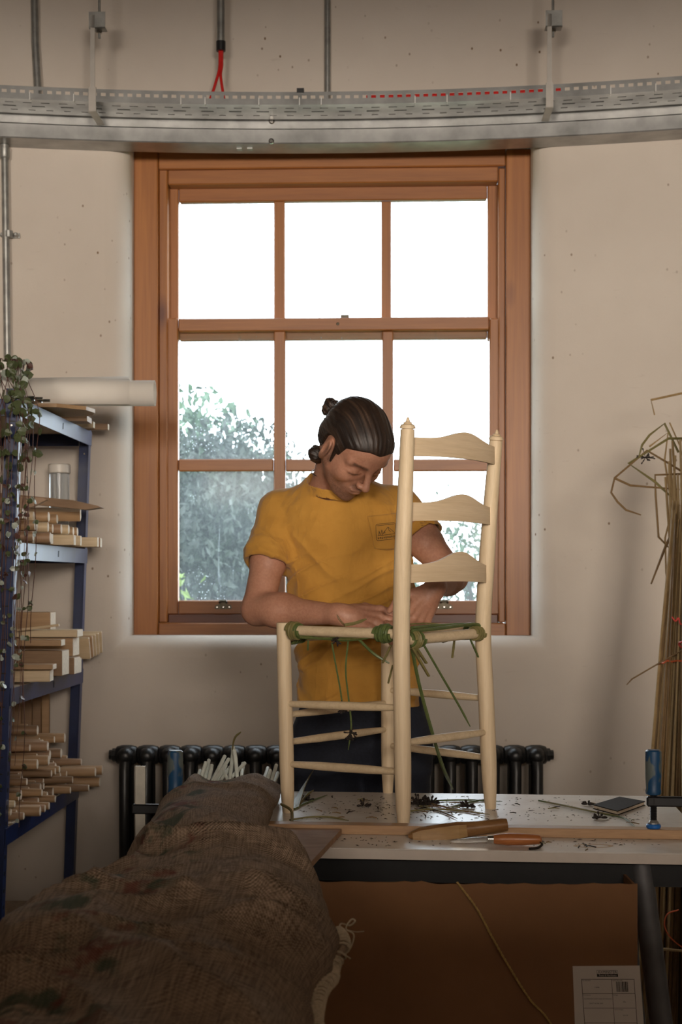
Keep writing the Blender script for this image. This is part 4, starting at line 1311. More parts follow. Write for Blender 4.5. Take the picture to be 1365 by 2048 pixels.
# ------------------------------------------------------------------ cardboard box below the table
m, n, b, out = new_mat('brown_cardboard'); card = m
v = coords(n, (1, 1, 1))
c = ramp(n, noise(n, v, 5, 4), [(0.3, (0.20, 0.093, 0.038)), (0.7, (0.25, 0.12, 0.05))])
n.links.new(c, b.inputs['Base Color']); b.inputs['Roughness'].default_value = 0.85
wv_ = n.nodes.new('ShaderNodeTexWave'); wv_.inputs['Scale'].default_value = 45
n.links.new(v, wv_.inputs['Vector']); bump(n, b, wv_.outputs['Fac'], .06, .001)
by0 = 2.70
bx0, bx1 = -.42, (1276-CX)*by0/F
bzt = H - (1768-HOR)*by0/F
box = thing('cardboard_box', 'large brown cardboard box with a white label under the table', 'box', ((bx0+bx1)/2, by0+.2, 0))
th = .005
mb = MB()
# front panel with a torn upper edge
npt = 60; vs = []
rt = random.Random(9)
for i in range(npt+1):
    x = bx0 + (bx1-bx0)*i/npt
    zt_ = bzt + rt.uniform(-.0016, .0016) + (.004 if 20 < i < 36 else 0)
    vs += [(x, by0, 0.002), (x, by0, zt_), (x, by0+th, zt_), (x, by0+th, 0.002)]
fs = []
for i in range(npt):
    for k in range(4): fs.append((i*4+k, (i+1)*4+k, (i+1)*4+(k+1) % 4, i*4+(k+1) % 4))
fs += [(0,1,2,3), tuple(range(npt*4, npt*4+4))[::-1]]
mb.add(vs, fs).build('front_panel', card, box)
MB().box((bx0, by0+.34, .002), (bx1, by0+.345, bzt)).build('back_panel', card, box)
MB().box((bx0, by0+th, .002), (bx0+th, by0+.34, bzt)).build('side_panel', card, box)
MB().box((bx1-th, by0+th, .002), (bx1, by0+.34, bzt-.004)).build('side_panel', card, box)
MB().box((bx0+th, by0+th, .002), (bx1-th, by0+.34, .007)).build('bottom_panel', card, box)
# label
lx0, lx1 = (1147-CX)*by0/F, (1281-CX)*by0/F
lz1 = H - (1932-HOR)*by0/F
def LB(px, py, off=.0): return Vector(((px-CX)*by0/F, by0-.0006-off, H-(py-HOR)*by0/F))
lab = MB()
lab.add([LB(1153, 2110), LB(1293, 2110), LB(1280, 1931), LB(1146, 1932), LB(1153, 2110)+Vector((0, .0005, 0)), LB(1293, 2110)+Vector((0, .0005, 0)), LB(1280, 1931)+Vector((0, .0005, 0)), LB(1146, 1932)+Vector((0, .0005, 0))],
        [(0,1,2,3),(7,6,5,4),(0,4,5,1),(1,5,6,2),(2,6,7,3),(3,7,4,0)])
labo = lab.build('label', plain('label_paper', (0.62, 0.56, 0.50), .6, 0, .02), box)
labo['label'] = 'white printed product label with a barcode'
ink = plain('black_print', (0.02, 0.017, 0.015), .7, 0, .05)
def lq(x0, y0, x1, y1, sk=.07):
    f = lambda x, y: LB(x + (y-1940)*sk, y, .0004)
    return MB().add([f(x0, y1), f(x1, y1), f(x1, y0), f(x0, y0)], [(0, 1, 2, 3)])
grid_ = MB()
def gl_(x0, y0, x1, y1):
    q = lq(x0, y0, x1, y1); grid_.add(q.v, q.f)
for (x0, y0, x1, y1) in ((1162, 1957.6, 1268, 1958.6), (1162, 1957.6, 1163, 2110), (1267, 1957.6, 1268, 2110), (1222, 1958, 1222.8, 2110), (1162, 1986.5, 1268, 1987.3), (1162, 2015.5, 1268, 2016.3), (1162, 2045, 1268, 2045.8), (1194, 1940, 1236, 1940.6), (1194, 1940, 1194.5, 1948), (1235.5, 1940, 1236, 1948), (1194, 1947.6, 1236, 1953.4)):
    gl_(x0, y0, x1, y1)
rb = random.Random(2); x = 1231
while x < 1254:
    wd = rb.choice([.7, .7, 1.3, 2.0]); gl_(x, 1963, x+wd, 1983.5); x += wd + rb.choice([.6, .8, 1.2])
grid_.build('print', ink, labo)
def text(s, px, py, hpx, mat=ink, wmax=None, name='lettering'):
    cu = bpy.data.curves.new(name, 'FONT'); cu.body = s; cu.align_x = 'CENTER'; cu.align_y = 'CENTER'
    cu.size = hpx*by0/F*1.4; cu.materials.append(mat)
    tmp = bpy.data.objects.new(name, cu); COL.objects.link(tmp)
    bpy.context.view_layer.update()
    me = bpy.data.meshes.new_from_object(tmp.evaluated_get(bpy.context.evaluated_depsgraph_get()))
    COL.objects.unlink(tmp); bpy.data.objects.remove(tmp)
    o = bpy.data.objects.new(name, me); COL.objects.link(o); o.parent = labo
    o.rotation_euler = (math.pi/2, 0, 0)
    o.location = LB(px + (py-1940)*.07, py, .0007) - Vector(box.location)
    if wmax:
        xs = [v.co.x for v in me.vertices]; wd = max(xs)-min(xs)
        o.scale = (wmax*by0/F/wd, 1, 1)
    return o
paper_ink = plain('label_reversed_print', (0.62, 0.56, 0.50), .6, 0, .02)
text('AXMINSTER', 1215, 1944, 5.2, ink, 38)
text('Tools & Machinery', 1215, 1950.6, 3.4, paper_ink, 36)
text('Part Number', 1172, 1960.8, 2.3, ink, 17); text('Product Barcode', 1233, 1960.8, 2.3, ink, 22)
text('718086', 1192, 1974.5, 2.6, ink, 10)
text('Description', 1171, 1989.6, 2.3, ink, 15); text('Voltage', 1228, 1989.6, 2.3, ink, 10)
text('AXMINSTER CRAFT AXE ASTING ON', 1192, 1997.5, 2.4, ink, 55); text('CRAFT AC186 250V', 1188, 2006.5, 2.4, ink, 28)
text('50a', 1245, 2003.5, 2.6, ink, 6)
text('Gross Weight', 1233, 2018.8, 2.3, ink, 18); text('10 KGS', 1245, 2030.5, 2.6, ink, 10)
# golden twine hanging over the box front
def strv(px, py, off=.004): return Vector(((px-CX)*(by0-off)/F, by0-off, H-(py-HOR)*(by0-off)/F))
tw = thing('twine', 'golden twine trailing across the cardboard box', 'twine', strv(915, 1766))
pts = spline([strv(915, 1764), strv(955, 1818), strv(985, 1874), strv(1020, 1935), strv(1060, 1998), strv(1090, 2030), strv(1125, 2080)], 8)
for k in range(2):
    mb = MB()
    q = [p + Vector((.0011*math.cos(i*1.1+k*math.pi), .0011*math.sin(i*1.1+k*math.pi)-.0006, 0)) for i, p in enumerate(spline(pts, 3))]
    mb.tube(q, .0016, 6).build('ply', gold_twine, tw, smooth=True)

# the bench under the sack
bench = thing('low_bench', 'low wooden bench carrying the hessian sack', 'bench', (-.27, 2.0, 0))
MB().box((-.46, 1.15, .615), (-.08, 2.66, .64)).build('bench_top', ply_m, bench)
for x in (-.43, -.14):
    for y in (1.2, 2.57): MB().box((x, y, 0), (x+.03, y+.04, .615)).build('bench_leg', beech, bench)
# ================================================================== THE MAN (continuous surfaces grown from a distance field)
def smin(a, b, k):
    h = np.clip(0.5 + 0.5*(b-a)/k, 0, 1)
    return b*(1-h) + a*h - k*h*(1-h)
def smax(a, b, k): return -smin(-a, -b, k)
class SDF:
    def __init__(s): s.p = []
    def cone(s, a, b, ra, rb, k=.01, op='u'):
        a = np.array(a, float); b = np.array(b, float)
        def f(X):
            ab = b-a; L2 = ab@ab
            t = np.clip(((X-a)@ab)/L2, 0, 1)
            return np.linalg.norm(X-a-t[:, None]*ab, axis=1) - (ra+(rb-ra)*t)
        s.p.append((f, (a+b)/2, np.linalg.norm(b-a)/2+max(ra, rb), k, op)); return s
    def ell(s, c, r, R=None, k=.01, op='u'):
        c = np.array(c, float); r = np.array(r, float); R = np.eye(3) if R is None else np.array(R, float)
        def f(X):
            q = (X-c)@R.T
            k0 = np.linalg.norm(q/r, axis=1); k1 = np.linalg.norm(q/(r*r), axis=1)
            return k0*(k0-1)/np.maximum(k1, 1e-6)
        s.p.append((f, c, r.max(), k, op)); return s
    def fn(s, f, c, r, k=.01, op='u'):
        s.p.append((f, np.array(c, float), r, k, op)); return s
    def eval(s, X, prims):
        d = np.full(len(X), 1.0)
        for (f, c, r, k, op) in prims:
            v = f(X)
            if op == 'u': d = smin(d, v, k)
            elif op == 's': d = smax(d, -v, k)
            elif op == 'i': d = smax(d, v, k)
            elif op == 'd': d = d + v
        return d
    def mesh(s, lo, hi, h, B=10):
        lo = np.array(lo, float); hi = np.array(hi, float)
        nb = np.ceil((hi-lo)/(h*B)).astype(int)
        N = nb*B
        Fv = np.full(N, 1.0, dtype=np.float32)
        g = np.arange(B)*h
        L = np.stack(np.meshgrid(g, g, g, indexing='ij'), -1).reshape(-1, 3)
        br = B*h*.87
        for i in range(nb[0]):
            for j in range(nb[1]):
                for k in range(nb[2]):
                    o = lo + np.array([i, j, k])*B*h
                    c = o + B*h/2
                    pr = [p for p in s.p if p[4] in 'di' or np.linalg.norm(p[1]-c) < p[2]+br+p[3]*1.5]
                    if not any(p[4] == 'u' for p in pr): continue
                    v0 = s.eval(c[None], pr)[0]
                    if abs(v0) > br*1.6+.02:
                        if v0 < 0: Fv[i*B:(i+1)*B, j*B:(j+1)*B, k*B:(k+1)*B] = -1
                        continue
                    Fv[i*B:(i+1)*B, j*B:(j+1)*B, k*B:(k+1)*B] = s.eval(L+o, pr).reshape(B, B, B)
        return nets(Fv, lo, h)
def nets(Fv, lo, h):
    S = Fv < 0
    n = np.array(S.shape)
    cnt = np.zeros(n-1, dtype=np.int8)
    for a in (0, 1):
        for b in (0, 1):
            for c in (0, 1):
                cnt += S[a:n[0]-1+a, b:n[1]-1+b, c:n[2]-1+c]
    act = np.argwhere((cnt > 0) & (cnt < 8))
    idx = np.full(n-1, -1, dtype=np.int32)
    idx[act[:, 0], act[:, 1], act[:, 2]] = np.arange(len(act))
    corner = {}
    for a in (0, 1):
        for b in (0, 1):
            for c in (0, 1):
                corner[(a, b, c)] = Fv[act[:, 0]+a, act[:, 1]+b, act[:, 2]+c]
    acc = np.zeros((len(act), 3)); num = np.zeros(len(act))
    ks = list(corner)
    for p in ks:
        for ax in range(3):
            if p[ax] == 0:
                q = list(p); q[ax] = 1; q = tuple(q)
                A, Bv = corner[p], corner[q]
                m = (A < 0) != (Bv < 0)
                t = np.where(m, A/np.where(m, A-Bv, 1), 0)
                pos = np.tile(np.array(p, float), (len(act), 1)); pos[:, ax] = t
                acc += pos*m[:, None]; num += m
    V = lo + (act + acc/num[:, None])*h
    faces = []
    for ax in range(3):
        o1, o2 = [(1, 2), (2, 0), (0, 1)][ax]
        sl0 = [slice(1, -1)]*3; sl1 = [slice(1, -1)]*3
        sl0[ax] = slice(0, -1); sl1[ax] = slice(1, None)
        A = S[tuple(sl0)]; Bv = S[tuple(sl1)]
        e = np.argwhere(A != Bv)
        off = np.ones(3, int); off[ax] = 0
        e = e + off
        sgn = S[e[:, 0], e[:, 1], e[:, 2]]
        def cell(d1, d2):
            q = e.copy(); q[:, o1] -= d1; q[:, o2] -= d2
            return idx[q[:, 0], q[:, 1], q[:, 2]]
        quad = np.stack([cell(1, 1), cell(0, 1), cell(0, 0), cell(1, 0)], 1)
        quad[~sgn] = quad[~sgn][:, ::-1]
        faces.append(quad)
    Fq = np.concatenate(faces)
    Fq = Fq[(Fq >= 0).all(1)]
    return V, Fq

nv = lambda *a: np.array(a, float)
# joints
SR, ER, WR = nv(-.160, 3.715, 1.468), nv(-.212, 3.600, 1.215), nv(.002, 3.455, 1.206)
SLf, EL, WL = nv(.150, 3.715, 1.478), nv(.282, 3.600, 1.298), nv(.222, 3.392, 1.268)
HC = np.array(P(713, 882, 3.535))
psi, phi = math.radians(38), math.radians(54)
F0 = nv(math.sin(psi), -math.cos(psi), 0); U0 = nv(0, 0, 1)
HF = F0*math.cos(phi) - U0*math.sin(phi); HU = U0*math.cos(phi) + F0*math.sin(phi); HL = nv(math.cos(psi), math.sin(psi), 0)
HR = np.stack([HF, HL, HU])           # rows: head axes
def hp(f, l, u): return HC + HF*f + HL*l + HU*u

def build_hand(S, Wp, D, N, A, curls, thumb, sc=1.0, spread=1.0):
    """palm and five fingers; D wrist->fingers, N back of hand, A towards index"""
    D = D/np.linalg.norm(D); N = N - D*(N@D); N /= np.linalg.norm(N); A = A/np.linalg.norm(A)
    A = A - D*(A@D) - N*(A@N); A /= np.linalg.norm(A)
    R_ = np.stack([D, A, N])
    S.ell(Wp + D*.050*sc - N*.002, (.056*sc, .040*sc, .0150*sc), R_, .012)
    S.cone(Wp - D*.01, Wp + D*.03*sc, .0225*sc, .020*sc, .02)
    kn_ = [(.088, .031), (.093, .0105), (.087, -.0095), (.077, -.028)]
    seg = [(.044, .026, .021), (.048, .030, .022), (.045, .027, .022), (.035, .021, .019)]
    tips = []
    for i in range(4):
        K = Wp + (D*kn_[i][0] + A*kn_[i][1]*spread + N*.003)*sc
        S.cone(Wp + D*.035*sc + A*kn_[i][1]*.7*sc + N*.003, K, .0098*sc, .0108*sc, .006)
        d = D.copy(); p = K; rr = [.0098, .0088, .0080, .0068]
        if i == 3: rr = [.0086, .0076, .0070, .0060]
        fan = (kn_[i][1]*2.0)
        d = d + A*fan*.25; d /= np.linalg.norm(d)
        for j in range(3):
            a = curls[i][j]
            d = d*math.cos(a) - N*math.sin(a) if j == 0 else d*math.cos(a) - nn_*math.sin(a)
            d /= np.linalg.norm(d)
            nn_ = N - d*(N@d)
            ln = np.linalg.norm(nn_)
            nn_ = nn_/ln if ln > .15 else np.cross(A, d)*-1
            # normal continues to rotate with the finger
            nn_ = np.cross(d, A); nn_ = nn_/np.linalg.norm(nn_)
            if nn_ @ N < 0 and j == 0: nn_ = -nn_
            if j > 0 and nn_ @ prevn < 0: nn_ = -nn_
            prevn = nn_
            q = p + d*seg[i][j]*sc
            S.cone(p, q, rr[j]*sc, rr[j+1]*sc, .0035 if j else .006)
            p = q
        tips.append((p, d))
    # thumb
    t0 = Wp + (D*.022 + A*.022 - N*.006)*sc
    p = t0
    for (vec, ln, ra, rb) in thumb:
        v = D*vec[0] + A*vec[1] + N*vec[2]; v /= np.linalg.norm(v)
        q = p + v*ln*sc
        S.cone(p, q, ra*sc, rb*sc, .010 if p is t0 else .004); p = q
    return tips

B_ = SDF()
# head
B_.ell(hp(-.006, 0, .013), (.095, .074, .081), HR, .02)
B_.ell(hp(.036, 0, -.042), (.052, .057, .070), HR, .03)
B_.ell(hp(.050, 0, .026), (.043, .057, .045), HR, .03)
for s in (-1, 1):
    B_.cone(hp(.004, s*.056, -.052), hp(.062, s*.020, -.106), .020, .018, .024)
    B_.ell(hp(.064, s*.041, -.042), (.022, .018, .020), HR, .03)
    B_.cone(hp(.088, s*.012, .004), hp(.070, s*.050, .004), .0115, .010, .014)
B_.ell(hp(.082, 0, -.110), (.017, .022, .016), HR, .018)
B_.ell(hp(.078, 0, -.078), (.022, .030, .026), HR, .016)
for s in (-1, 1):
    B_.ell(hp(.100, s*.033, -.016), (.017, .018, .0120), HR, .022, 's')
    B_.ell(hp(.0755, s*.033, -.019), (.0155, .0160, .0140), HR, .009)
    B_.cone(hp(.086, s*.018, -.022), hp(.081, s*.048, -.021), .0042, .004, .004)
B_.cone(hp(.094, 0, .000), hp(.118, 0, -.040), .0075, .0095, .010)
B_.ell(hp(.118, 0, -.042), (.0105, .0098, .0090), HR, .005)
for s in (-1, 1): B_.ell(hp(.107, s*.0125, -.0445), (.0105, .0070, .0075), HR, .005)
B_.ell(hp(.1005, 0, -.0690), (.0075, .021, .0055), HR, .006)
B_.ell(hp(.0985, 0, -.0790), (.0080, .019, .0060), HR, .006)
B_.cone(hp(.1065, -.017, -.0735), hp(.1065, .017, -.0735), .0016, .0016, .003, 's')
for s in (-1, 1):
    eR = np.stack([HF*.94+HL*s*.34, -HF*s*.34+HL*.94, HU])
    B_.ell(hp(.004, s*.078, -.030), (.0175, .0075, .030), eR, .006)
    B_.ell(hp(.007, s*.0855, -.026), (.010, .006, .019), eR, .004, 's')
    B_.ell(hp(.004, s*.078, -.054), (.009, .006, .009), eR, .006)
# neck and trunk under the clothes
NB = nv(-.022, 3.672, 1.535)
B_.cone(hp(-.026, 0, -.060), NB + nv(0, .005, .0), .054, .054, .03)
B_.cone(hp(.028, 0, -.085), NB + nv(.020, -.022, -.01), .028, .030, .03)
B_.cone(SR + nv(.05, .0, .012), SLf + nv(-.05, 0, .004), .040, .040, .05)
B_.ell((.0, 3.70, 1.38), (.135, .088, .16), None, .05)
B_.ell((.035, 3.725, 1.10), (.125, .085, .20), None, .05)
B_.cone((-.02, 3.74, .95), (-.035, 3.75, .72), .075, .065, .04)
B_.cone((.115, 3.74, .95), (.135, 3.75, .72), .075, .065, .04)
# arms
def arm(S_, E_, W_, bulge):
    B_.cone(S_, S_ + (E_-S_)*.5, .050, .0445, .02)
    B_.cone(S_ + (E_-S_)*.45, E_, .0440, .0385, .02)
    m1 = E_ + (W_-E_)*.28
    B_.cone(E_, m1, .0370, .0385, .02)
    B_.cone(m1, W_, .0385, .0235, .02)
    B_.ell(m1 + bulge, (.06, .033, .033), None, .03)
arm(SR, ER, WR, nv(0, 0, .004)); 
B_.cone(SLf, SLf + (EL-SLf)*.5, .050, .043, .02); B_.cone(SLf + (EL-SLf)*.45, EL, .043, .0375, .02)
mL = EL + (WL-EL)*.28
B_.cone(EL, mL, .036, .036, .02); B_.cone(mL, WL, .036, .0225, .02)
tipsR = build_hand(B_, WR, nv(.95, -.22, -.14), nv(.10, -.80, .62), nv(0, .5, .8),
    [(.15, .45, .30), (.30, .50, .35), (.38, .50, .35), (.42, .50, .35)],
    [((.55, .75, -.45), .040, .0145, .0120), ((.85, .35, -.45), .033, .0112, .0098), ((.95, .05, -.40), .026, .0095, .0072)])
tipsL = build_hand(B_, WL, nv(-.50, -.22, -.82), nv(.66, -.66, .30), nv(-.47, -.40, .43),
    [(.55, .75, .45), (.70, .85, .50), (.80, .85, .5), (.85, .85, .5)],
    [((.66, .62, -.35), .042, .0150, .0120), ((.90, .20, -.40), .034, .0115, .0100), ((.92, -.10, -.45), .027, .0098, .0074)], .94)
V, Q = B_.mesh((-.30, 3.28, .70), (.36, 3.86, 1.78), .0030)

man = thing('person', 'man in a mustard t-shirt with tied-back dark hair weaving the chair seat', 'person', (.04, 3.74, 0))
m, n, b, out = new_mat('skin'); skin_m = m
v = coords(n, (1, 1, 1))
c = ramp(n, noise(n, v, 22, 4, .6), [(0.3, (0.40, 0.185, 0.115)), (0.7, (0.50, 0.255, 0.165))])
c = mixc(n, .35, c, ramp(n, noise(n, v, 150, 3, .6), [(0.4, (0.36, 0.155, 0.095)), (0.65, (0.52, 0.275, 0.18))]))
at = n.nodes.new('ShaderNodeAttribute'); at.attribute_name = 'stubble'
st_n = ramp(n, noise(n, v, 700, 2), [(0.35, (0.45,)*3), (0.65, (1, 1, 1))])
c = mixc(n, mixc(n, 1.0, at.outputs['Color'], st_n, 'MULTIPLY'), c, (0.055, 0.030, 0.020))
n.links.new(c, b.inputs['Base Color']); b.inputs['Roughness'].default_value = 0.5
b.inputs['Subsurface Weight'].default_value = 0.12
b.inputs['Subsurface Radius'].default_value = (.012, .004, .002)
b.inputs['Subsurface Scale'].default_value = 1.0
bump(n, b, noise(n, v, 260, 3), .12, .001)
body = mesh_obj('body', V, Q, skin_m, man, True)
# beard, moustache and brows as a vertex attribute
q = (V - HC) @ HR.T
f_, l_, u_ = q[:, 0], q[:, 1], q[:, 2]
al = np.abs(l_)
def box_s(x, a, b, s): return np.clip((x-a)/s, 0, 1)*np.clip((b-x)/s, 0, 1)
jawline = box_s(u_, -.135, -.062 + .0*f_, .012)*np.clip((f_-(-.0))/.015, 0, 1)*np.clip((al-.004)/.01 + (u_ < -.086), 0, 1)
side = box_s(f_, -.002, .034, .010)*box_s(u_, -.11, -.01, .012)*np.clip((al-.035)/.012, 0, 1)
must = box_s(u_, -.070, -.050, .006)*np.clip((f_-.088)/.006, 0, 1)*np.clip((.032-al)/.006, 0, 1)
chin = box_s(u_, -.132, -.086, .006)*np.clip((f_-.050)/.012, 0, 1)
sideburn = box_s(f_, .012, .036, .008)*box_s(u_, -.06, .03, .01)*np.clip((al-.045)/.01, 0, 1)
brow = box_s(u_, .000, .0125, .004)*box_s(al, .012, .055, .006)*np.clip((f_-.05)/.01, 0, 1)*1.3
lash = box_s(u_, -.0275, -.0215, .0022)*box_s(al, .018, .050, .004)*np.clip((f_-.066)/.006, 0, 1)*1.3
head_m = (np.linalg.norm(q, axis=1) < .17)
stub = np.clip(np.maximum.reduce([jawline*.60, side*.75, must*.80, chin*.85, sideburn, brow, lash]), 0, 1)*head_m
ca = body.data.color_attributes.new('stubble', 'FLOAT_COLOR', 'POINT')
ca.data.foreach_set('color', np.stack([stub, stub, stub, np.ones_like(stub)], 1).astype(np.float32).ravel())

# ------------------------------------------------------------------ hair
Hs = SDF()
def groove(X):
    qq = (X-HC) @ HR.T
    a = np.arctan2(qq[:, 1], qq[:, 2]+.06)
    fade = np.clip(-hairline(X)/.018, 0, 1)
    return fade*(.0007*np.sin(a*62 + 3*vnoise(X*30)) + .0010*vnoise(np.stack([a*22, qq[:, 0]*4, qq[:, 2]*3], 1)))
Hs.ell(hp(-.008, 0, .014), (.1010, .0805, .0875), HR, .01)
Hs.ell(hp(-.045, 0, -.035), (.058, .066, .055), HR, .02)
Hs.ell(hp(.040, 0, .034), (.0560, .0640, .0510), HR, .02)
# hairline: everything in front of a sloping plane is face
def hairline(X):
    qq = (X-HC) @ HR.T
    f, l, u = qq[:, 0], np.abs(qq[:, 1]), qq[:, 2]
    front = np.minimum((.036 + (f-.066)*.80 - u)*.78 - .25*np.clip(.03-l, 0, 1), f-.036-.25*np.clip(u+.03, -.05, .05))
    low = -.080 - u
    ear = .031 - np.sqrt((f-.006)**2 + (u+.032)**2*.55)
    ear = np.where(l > .062, ear, -1)
    return np.maximum(np.maximum(front, low), ear)
Hs.fn(hairline, HC, 1, .004, 'i')
Hs.cone(hp(.022, -.072, .01), hp(.030, -.066, -.045), .0065, .0035, .008); Hs.cone(hp(.022, .072, .01), hp(.030, .066, -.045), .0065, .0035, .008)
Hs.fn(groove, HC, 1, 0, 'd')
Vh, Qh = Hs.mesh(HC-.16, HC+.16, .0026)
m, n, b, out = new_mat('dark_brown_hair'); hair_m = m
v = coords(n, (1, 1, 1))
c = ramp(n, noise(n, v, 90, 4, .6, .5), [(0.3, (0.012, 0.007, 0.005)), (0.62, (0.035, 0.019, 0.012)), (0.8, (0.085, 0.048, 0.028))])
n.links.new(c, b.inputs['Base Color']); at = n.nodes.new('ShaderNodeAttribute'); at.attribute_name = 'streak'
c2 = ramp(n, at.outputs['Fac'], [(0.30, (0.009, 0.006, 0.005)), (0.62, (0.034, 0.019, 0.012)), (0.85, (0.12, 0.068, 0.040))])
n.links.new(mixc(n, .7, c, c2), b.inputs['Base Color'])
b.inputs['Roughness'].default_value = 0.5
bump(n, b, at.outputs['Fac'], .5, .003)
hair = mesh_obj('hair', Vh, Qh, hair_m, man, True)
def streaks(o, Vx):
    qq = (Vx-HC) @ HR.T
    a = np.arctan2(qq[:, 1], qq[:, 2]+.06+.3*np.clip(-qq[:, 0], 0, 1))
    sv = .5 + .5*vnoise(np.stack([a*38, qq[:, 0]*9, qq[:, 2]*5], 1)) 
    sv = np.clip(.55*sv + .45*(.5+.5*vnoise(np.stack([a*90+7, qq[:, 0]*14, qq[:, 2]*6], 1))), 0, 1)
    atr = o.data.attributes.new('streak', 'FLOAT', 'POINT'); atr.data.foreach_set('value', sv.astype(np.float32))
streaks(hair, Vh)
Bs = SDF()
bc = hp(-.128, -.008, -.022)
Bs.ell(bc, (.020, .024, .025), HR, .01); Bs.cone(hp(-.096, -.006, -.018), bc, .013, .013, .008)
Bs.ell(bc + HU*.012 - HF*.004 - HL*.006, (.014, .017, .012), HR, .003)
Bs.fn(lambda X: .0009*np.sin(X @ nv(900, 250, 700)) * 1.0 + .0035*vnoise(X*110), bc, 1, 0, 'd')
Vb, Qb = Bs.mesh(bc-.05, bc+.05, .0022); streaks(mesh_obj('hair_bun', Vb, Qb, hair_m, man, True), Vb)
Ns = SDF(); nc = hp(-.034, -.046, -.096)
Ns.ell(nc, (.024, .026, .020), HR, .01); Ns.fn(lambda X: .003*vnoise(X*120)+.0005*np.sin(X @ nv(600, 300, 800)), nc, 1, 0, 'd')
Vn, Qn = Ns.mesh(nc-.045, nc+.045, .0024); streaks(mesh_obj('nape_hair', Vn, Qn, hair_m, man, True), Vn)
# loose hairs
lr = random.Random(8); mb = MB()
def hv(a): return Vector(a)
for k in range(55):
    ang = lr.uniform(-1.2, 1.2); 
    if k < 22: base = hp(.070+lr.uniform(-.02, .01), lr.uniform(.0, .06), .060+lr.uniform(-.02, .02))
    elif k < 40: base = hp(-.04+lr.uniform(-.02, .02), -.058+lr.uniform(-.015, .015), -.085+lr.uniform(-.03, .04))
    else: base = hp(-.100+lr.uniform(-.02, .01), lr.uniform(-.04, .03), lr.uniform(-.01, .06))
    nrm = (base-HC); nrm /= np.linalg.norm(nrm)
    rv = nv(lr.gauss(0, 1), lr.gauss(0, 1), lr.gauss(0, 1)); rv /= np.linalg.norm(rv)
    L = lr.uniform(.012, .032)
    p1 = base + nrm*L*.5 + rv*L*.3; p2 = base + nrm*L*.7 + rv*L*.8
    mb.tube(spline([hv(base), hv(p1), hv(p2)], 3), .00035, 3, cap=False)
o = mb.build('loose_hairs', hair_m, man); o['kind'] = 'stuff'

# ------------------------------------------------------------------ t-shirt
zk = [.965, .985, 1.05, 1.15, 1.25, 1.35, 1.43, 1.48, 1.52, 1.545, 1.57]
cxk = [.0465, .0465, .045, .038, .027, .016, .008, .002, -.004, -.010, -.014]
cyk = [3.735, 3.735, 3.735, 3.73, 3.725, 3.715, 3.705, 3.70, 3.695, 3.69, 3.685]
ak = [.158, .158, .158, .157, .161, .168, .172, .166, .128, .092, .072]
bk = [.118, .118, .116, .114, .116, .122, .120, .104, .084, .072, .062]
def torso(X):
    z = X[:, 2]
    cx = np.interp(z, zk, cxk); cy = np.interp(z, zk, cyk); a = np.interp(z, zk, ak); b = np.interp(z, zk, bk)
    qx = np.abs(X[:, 0]-cx)/a; qy = np.abs(X[:, 1]-cy)/b
    r = (qx**2.4 + qy**2.4)**(1/2.4)
    d = (r-1)*np.minimum(a, b)*.9
    return np.maximum(d, np.maximum(zk[0]-z, z-1.575))
Ts = SDF()
Ts.cone(nv(-.055, 3.69, 1.498), SR + nv(0, 0, -.002), .056, .052, .03)
Ts.cone(nv(.045, 3.69, 1.503), SLf + nv(0, 0, -.002), .056, .052, .03)
cR = SR + (ER-SR)*.52; cL = SLf + (EL-SLf)*.44
Ts.cone(SR, cR, .060, .062, .025); Ts.cone(SLf, cL, .060, .060, .025)
# cut the sleeves off square and hollow the ends
def sleeve_cut(S_, C_, E_, ra):
    ax = (E_-S_)/np.linalg.norm(E_-S_)
    def f(X):
        t = (X-C_)@ax
        r = np.linalg.norm(X-C_-t[:, None]*ax, axis=1)
        return np.maximum(-t, r-.085)
    Ts.fn(f, C_+ax*.05, .12, .003, 's')
    return ax
axR = sleeve_cut(SR, cR, ER, 0); axL = sleeve_cut(SLf, cL, EL, 0)
def torus(C_, ax, R_, r, wob, tilt=None):
    def f(X):
        t = (X-C_)@ax; rr = np.linalg.norm(X-C_-t[:, None]*ax, axis=1)
        w = wob*vnoise(X*38)
        return np.sqrt((rr-R_-w)**2 + (np.maximum(np.abs(t+w)-.010, 0))**2) - r
    return f
Ts.fn(torus(cR-axR*.008, axR, .0585, .0062, .004), cR, .08, .004)
Ts.fn(torus(cR-axR*.030, axR, .0600, .0040, .003), cR-axR*.03, .08, .006)
Ts.fn(torus(cL-axL*.008, axL, .0565, .006, .004), cL, .08, .004)
Ts.cone(cR-axR*.02, cR+axR*.05, .0535, .0535, .002, 's'); Ts.cone(cL-axL*.02, cL+axL*.05, .0520, .0520, .002, 's')
Ts.fn(torso, (0.02, 3.71, 1.27), .42, .02)
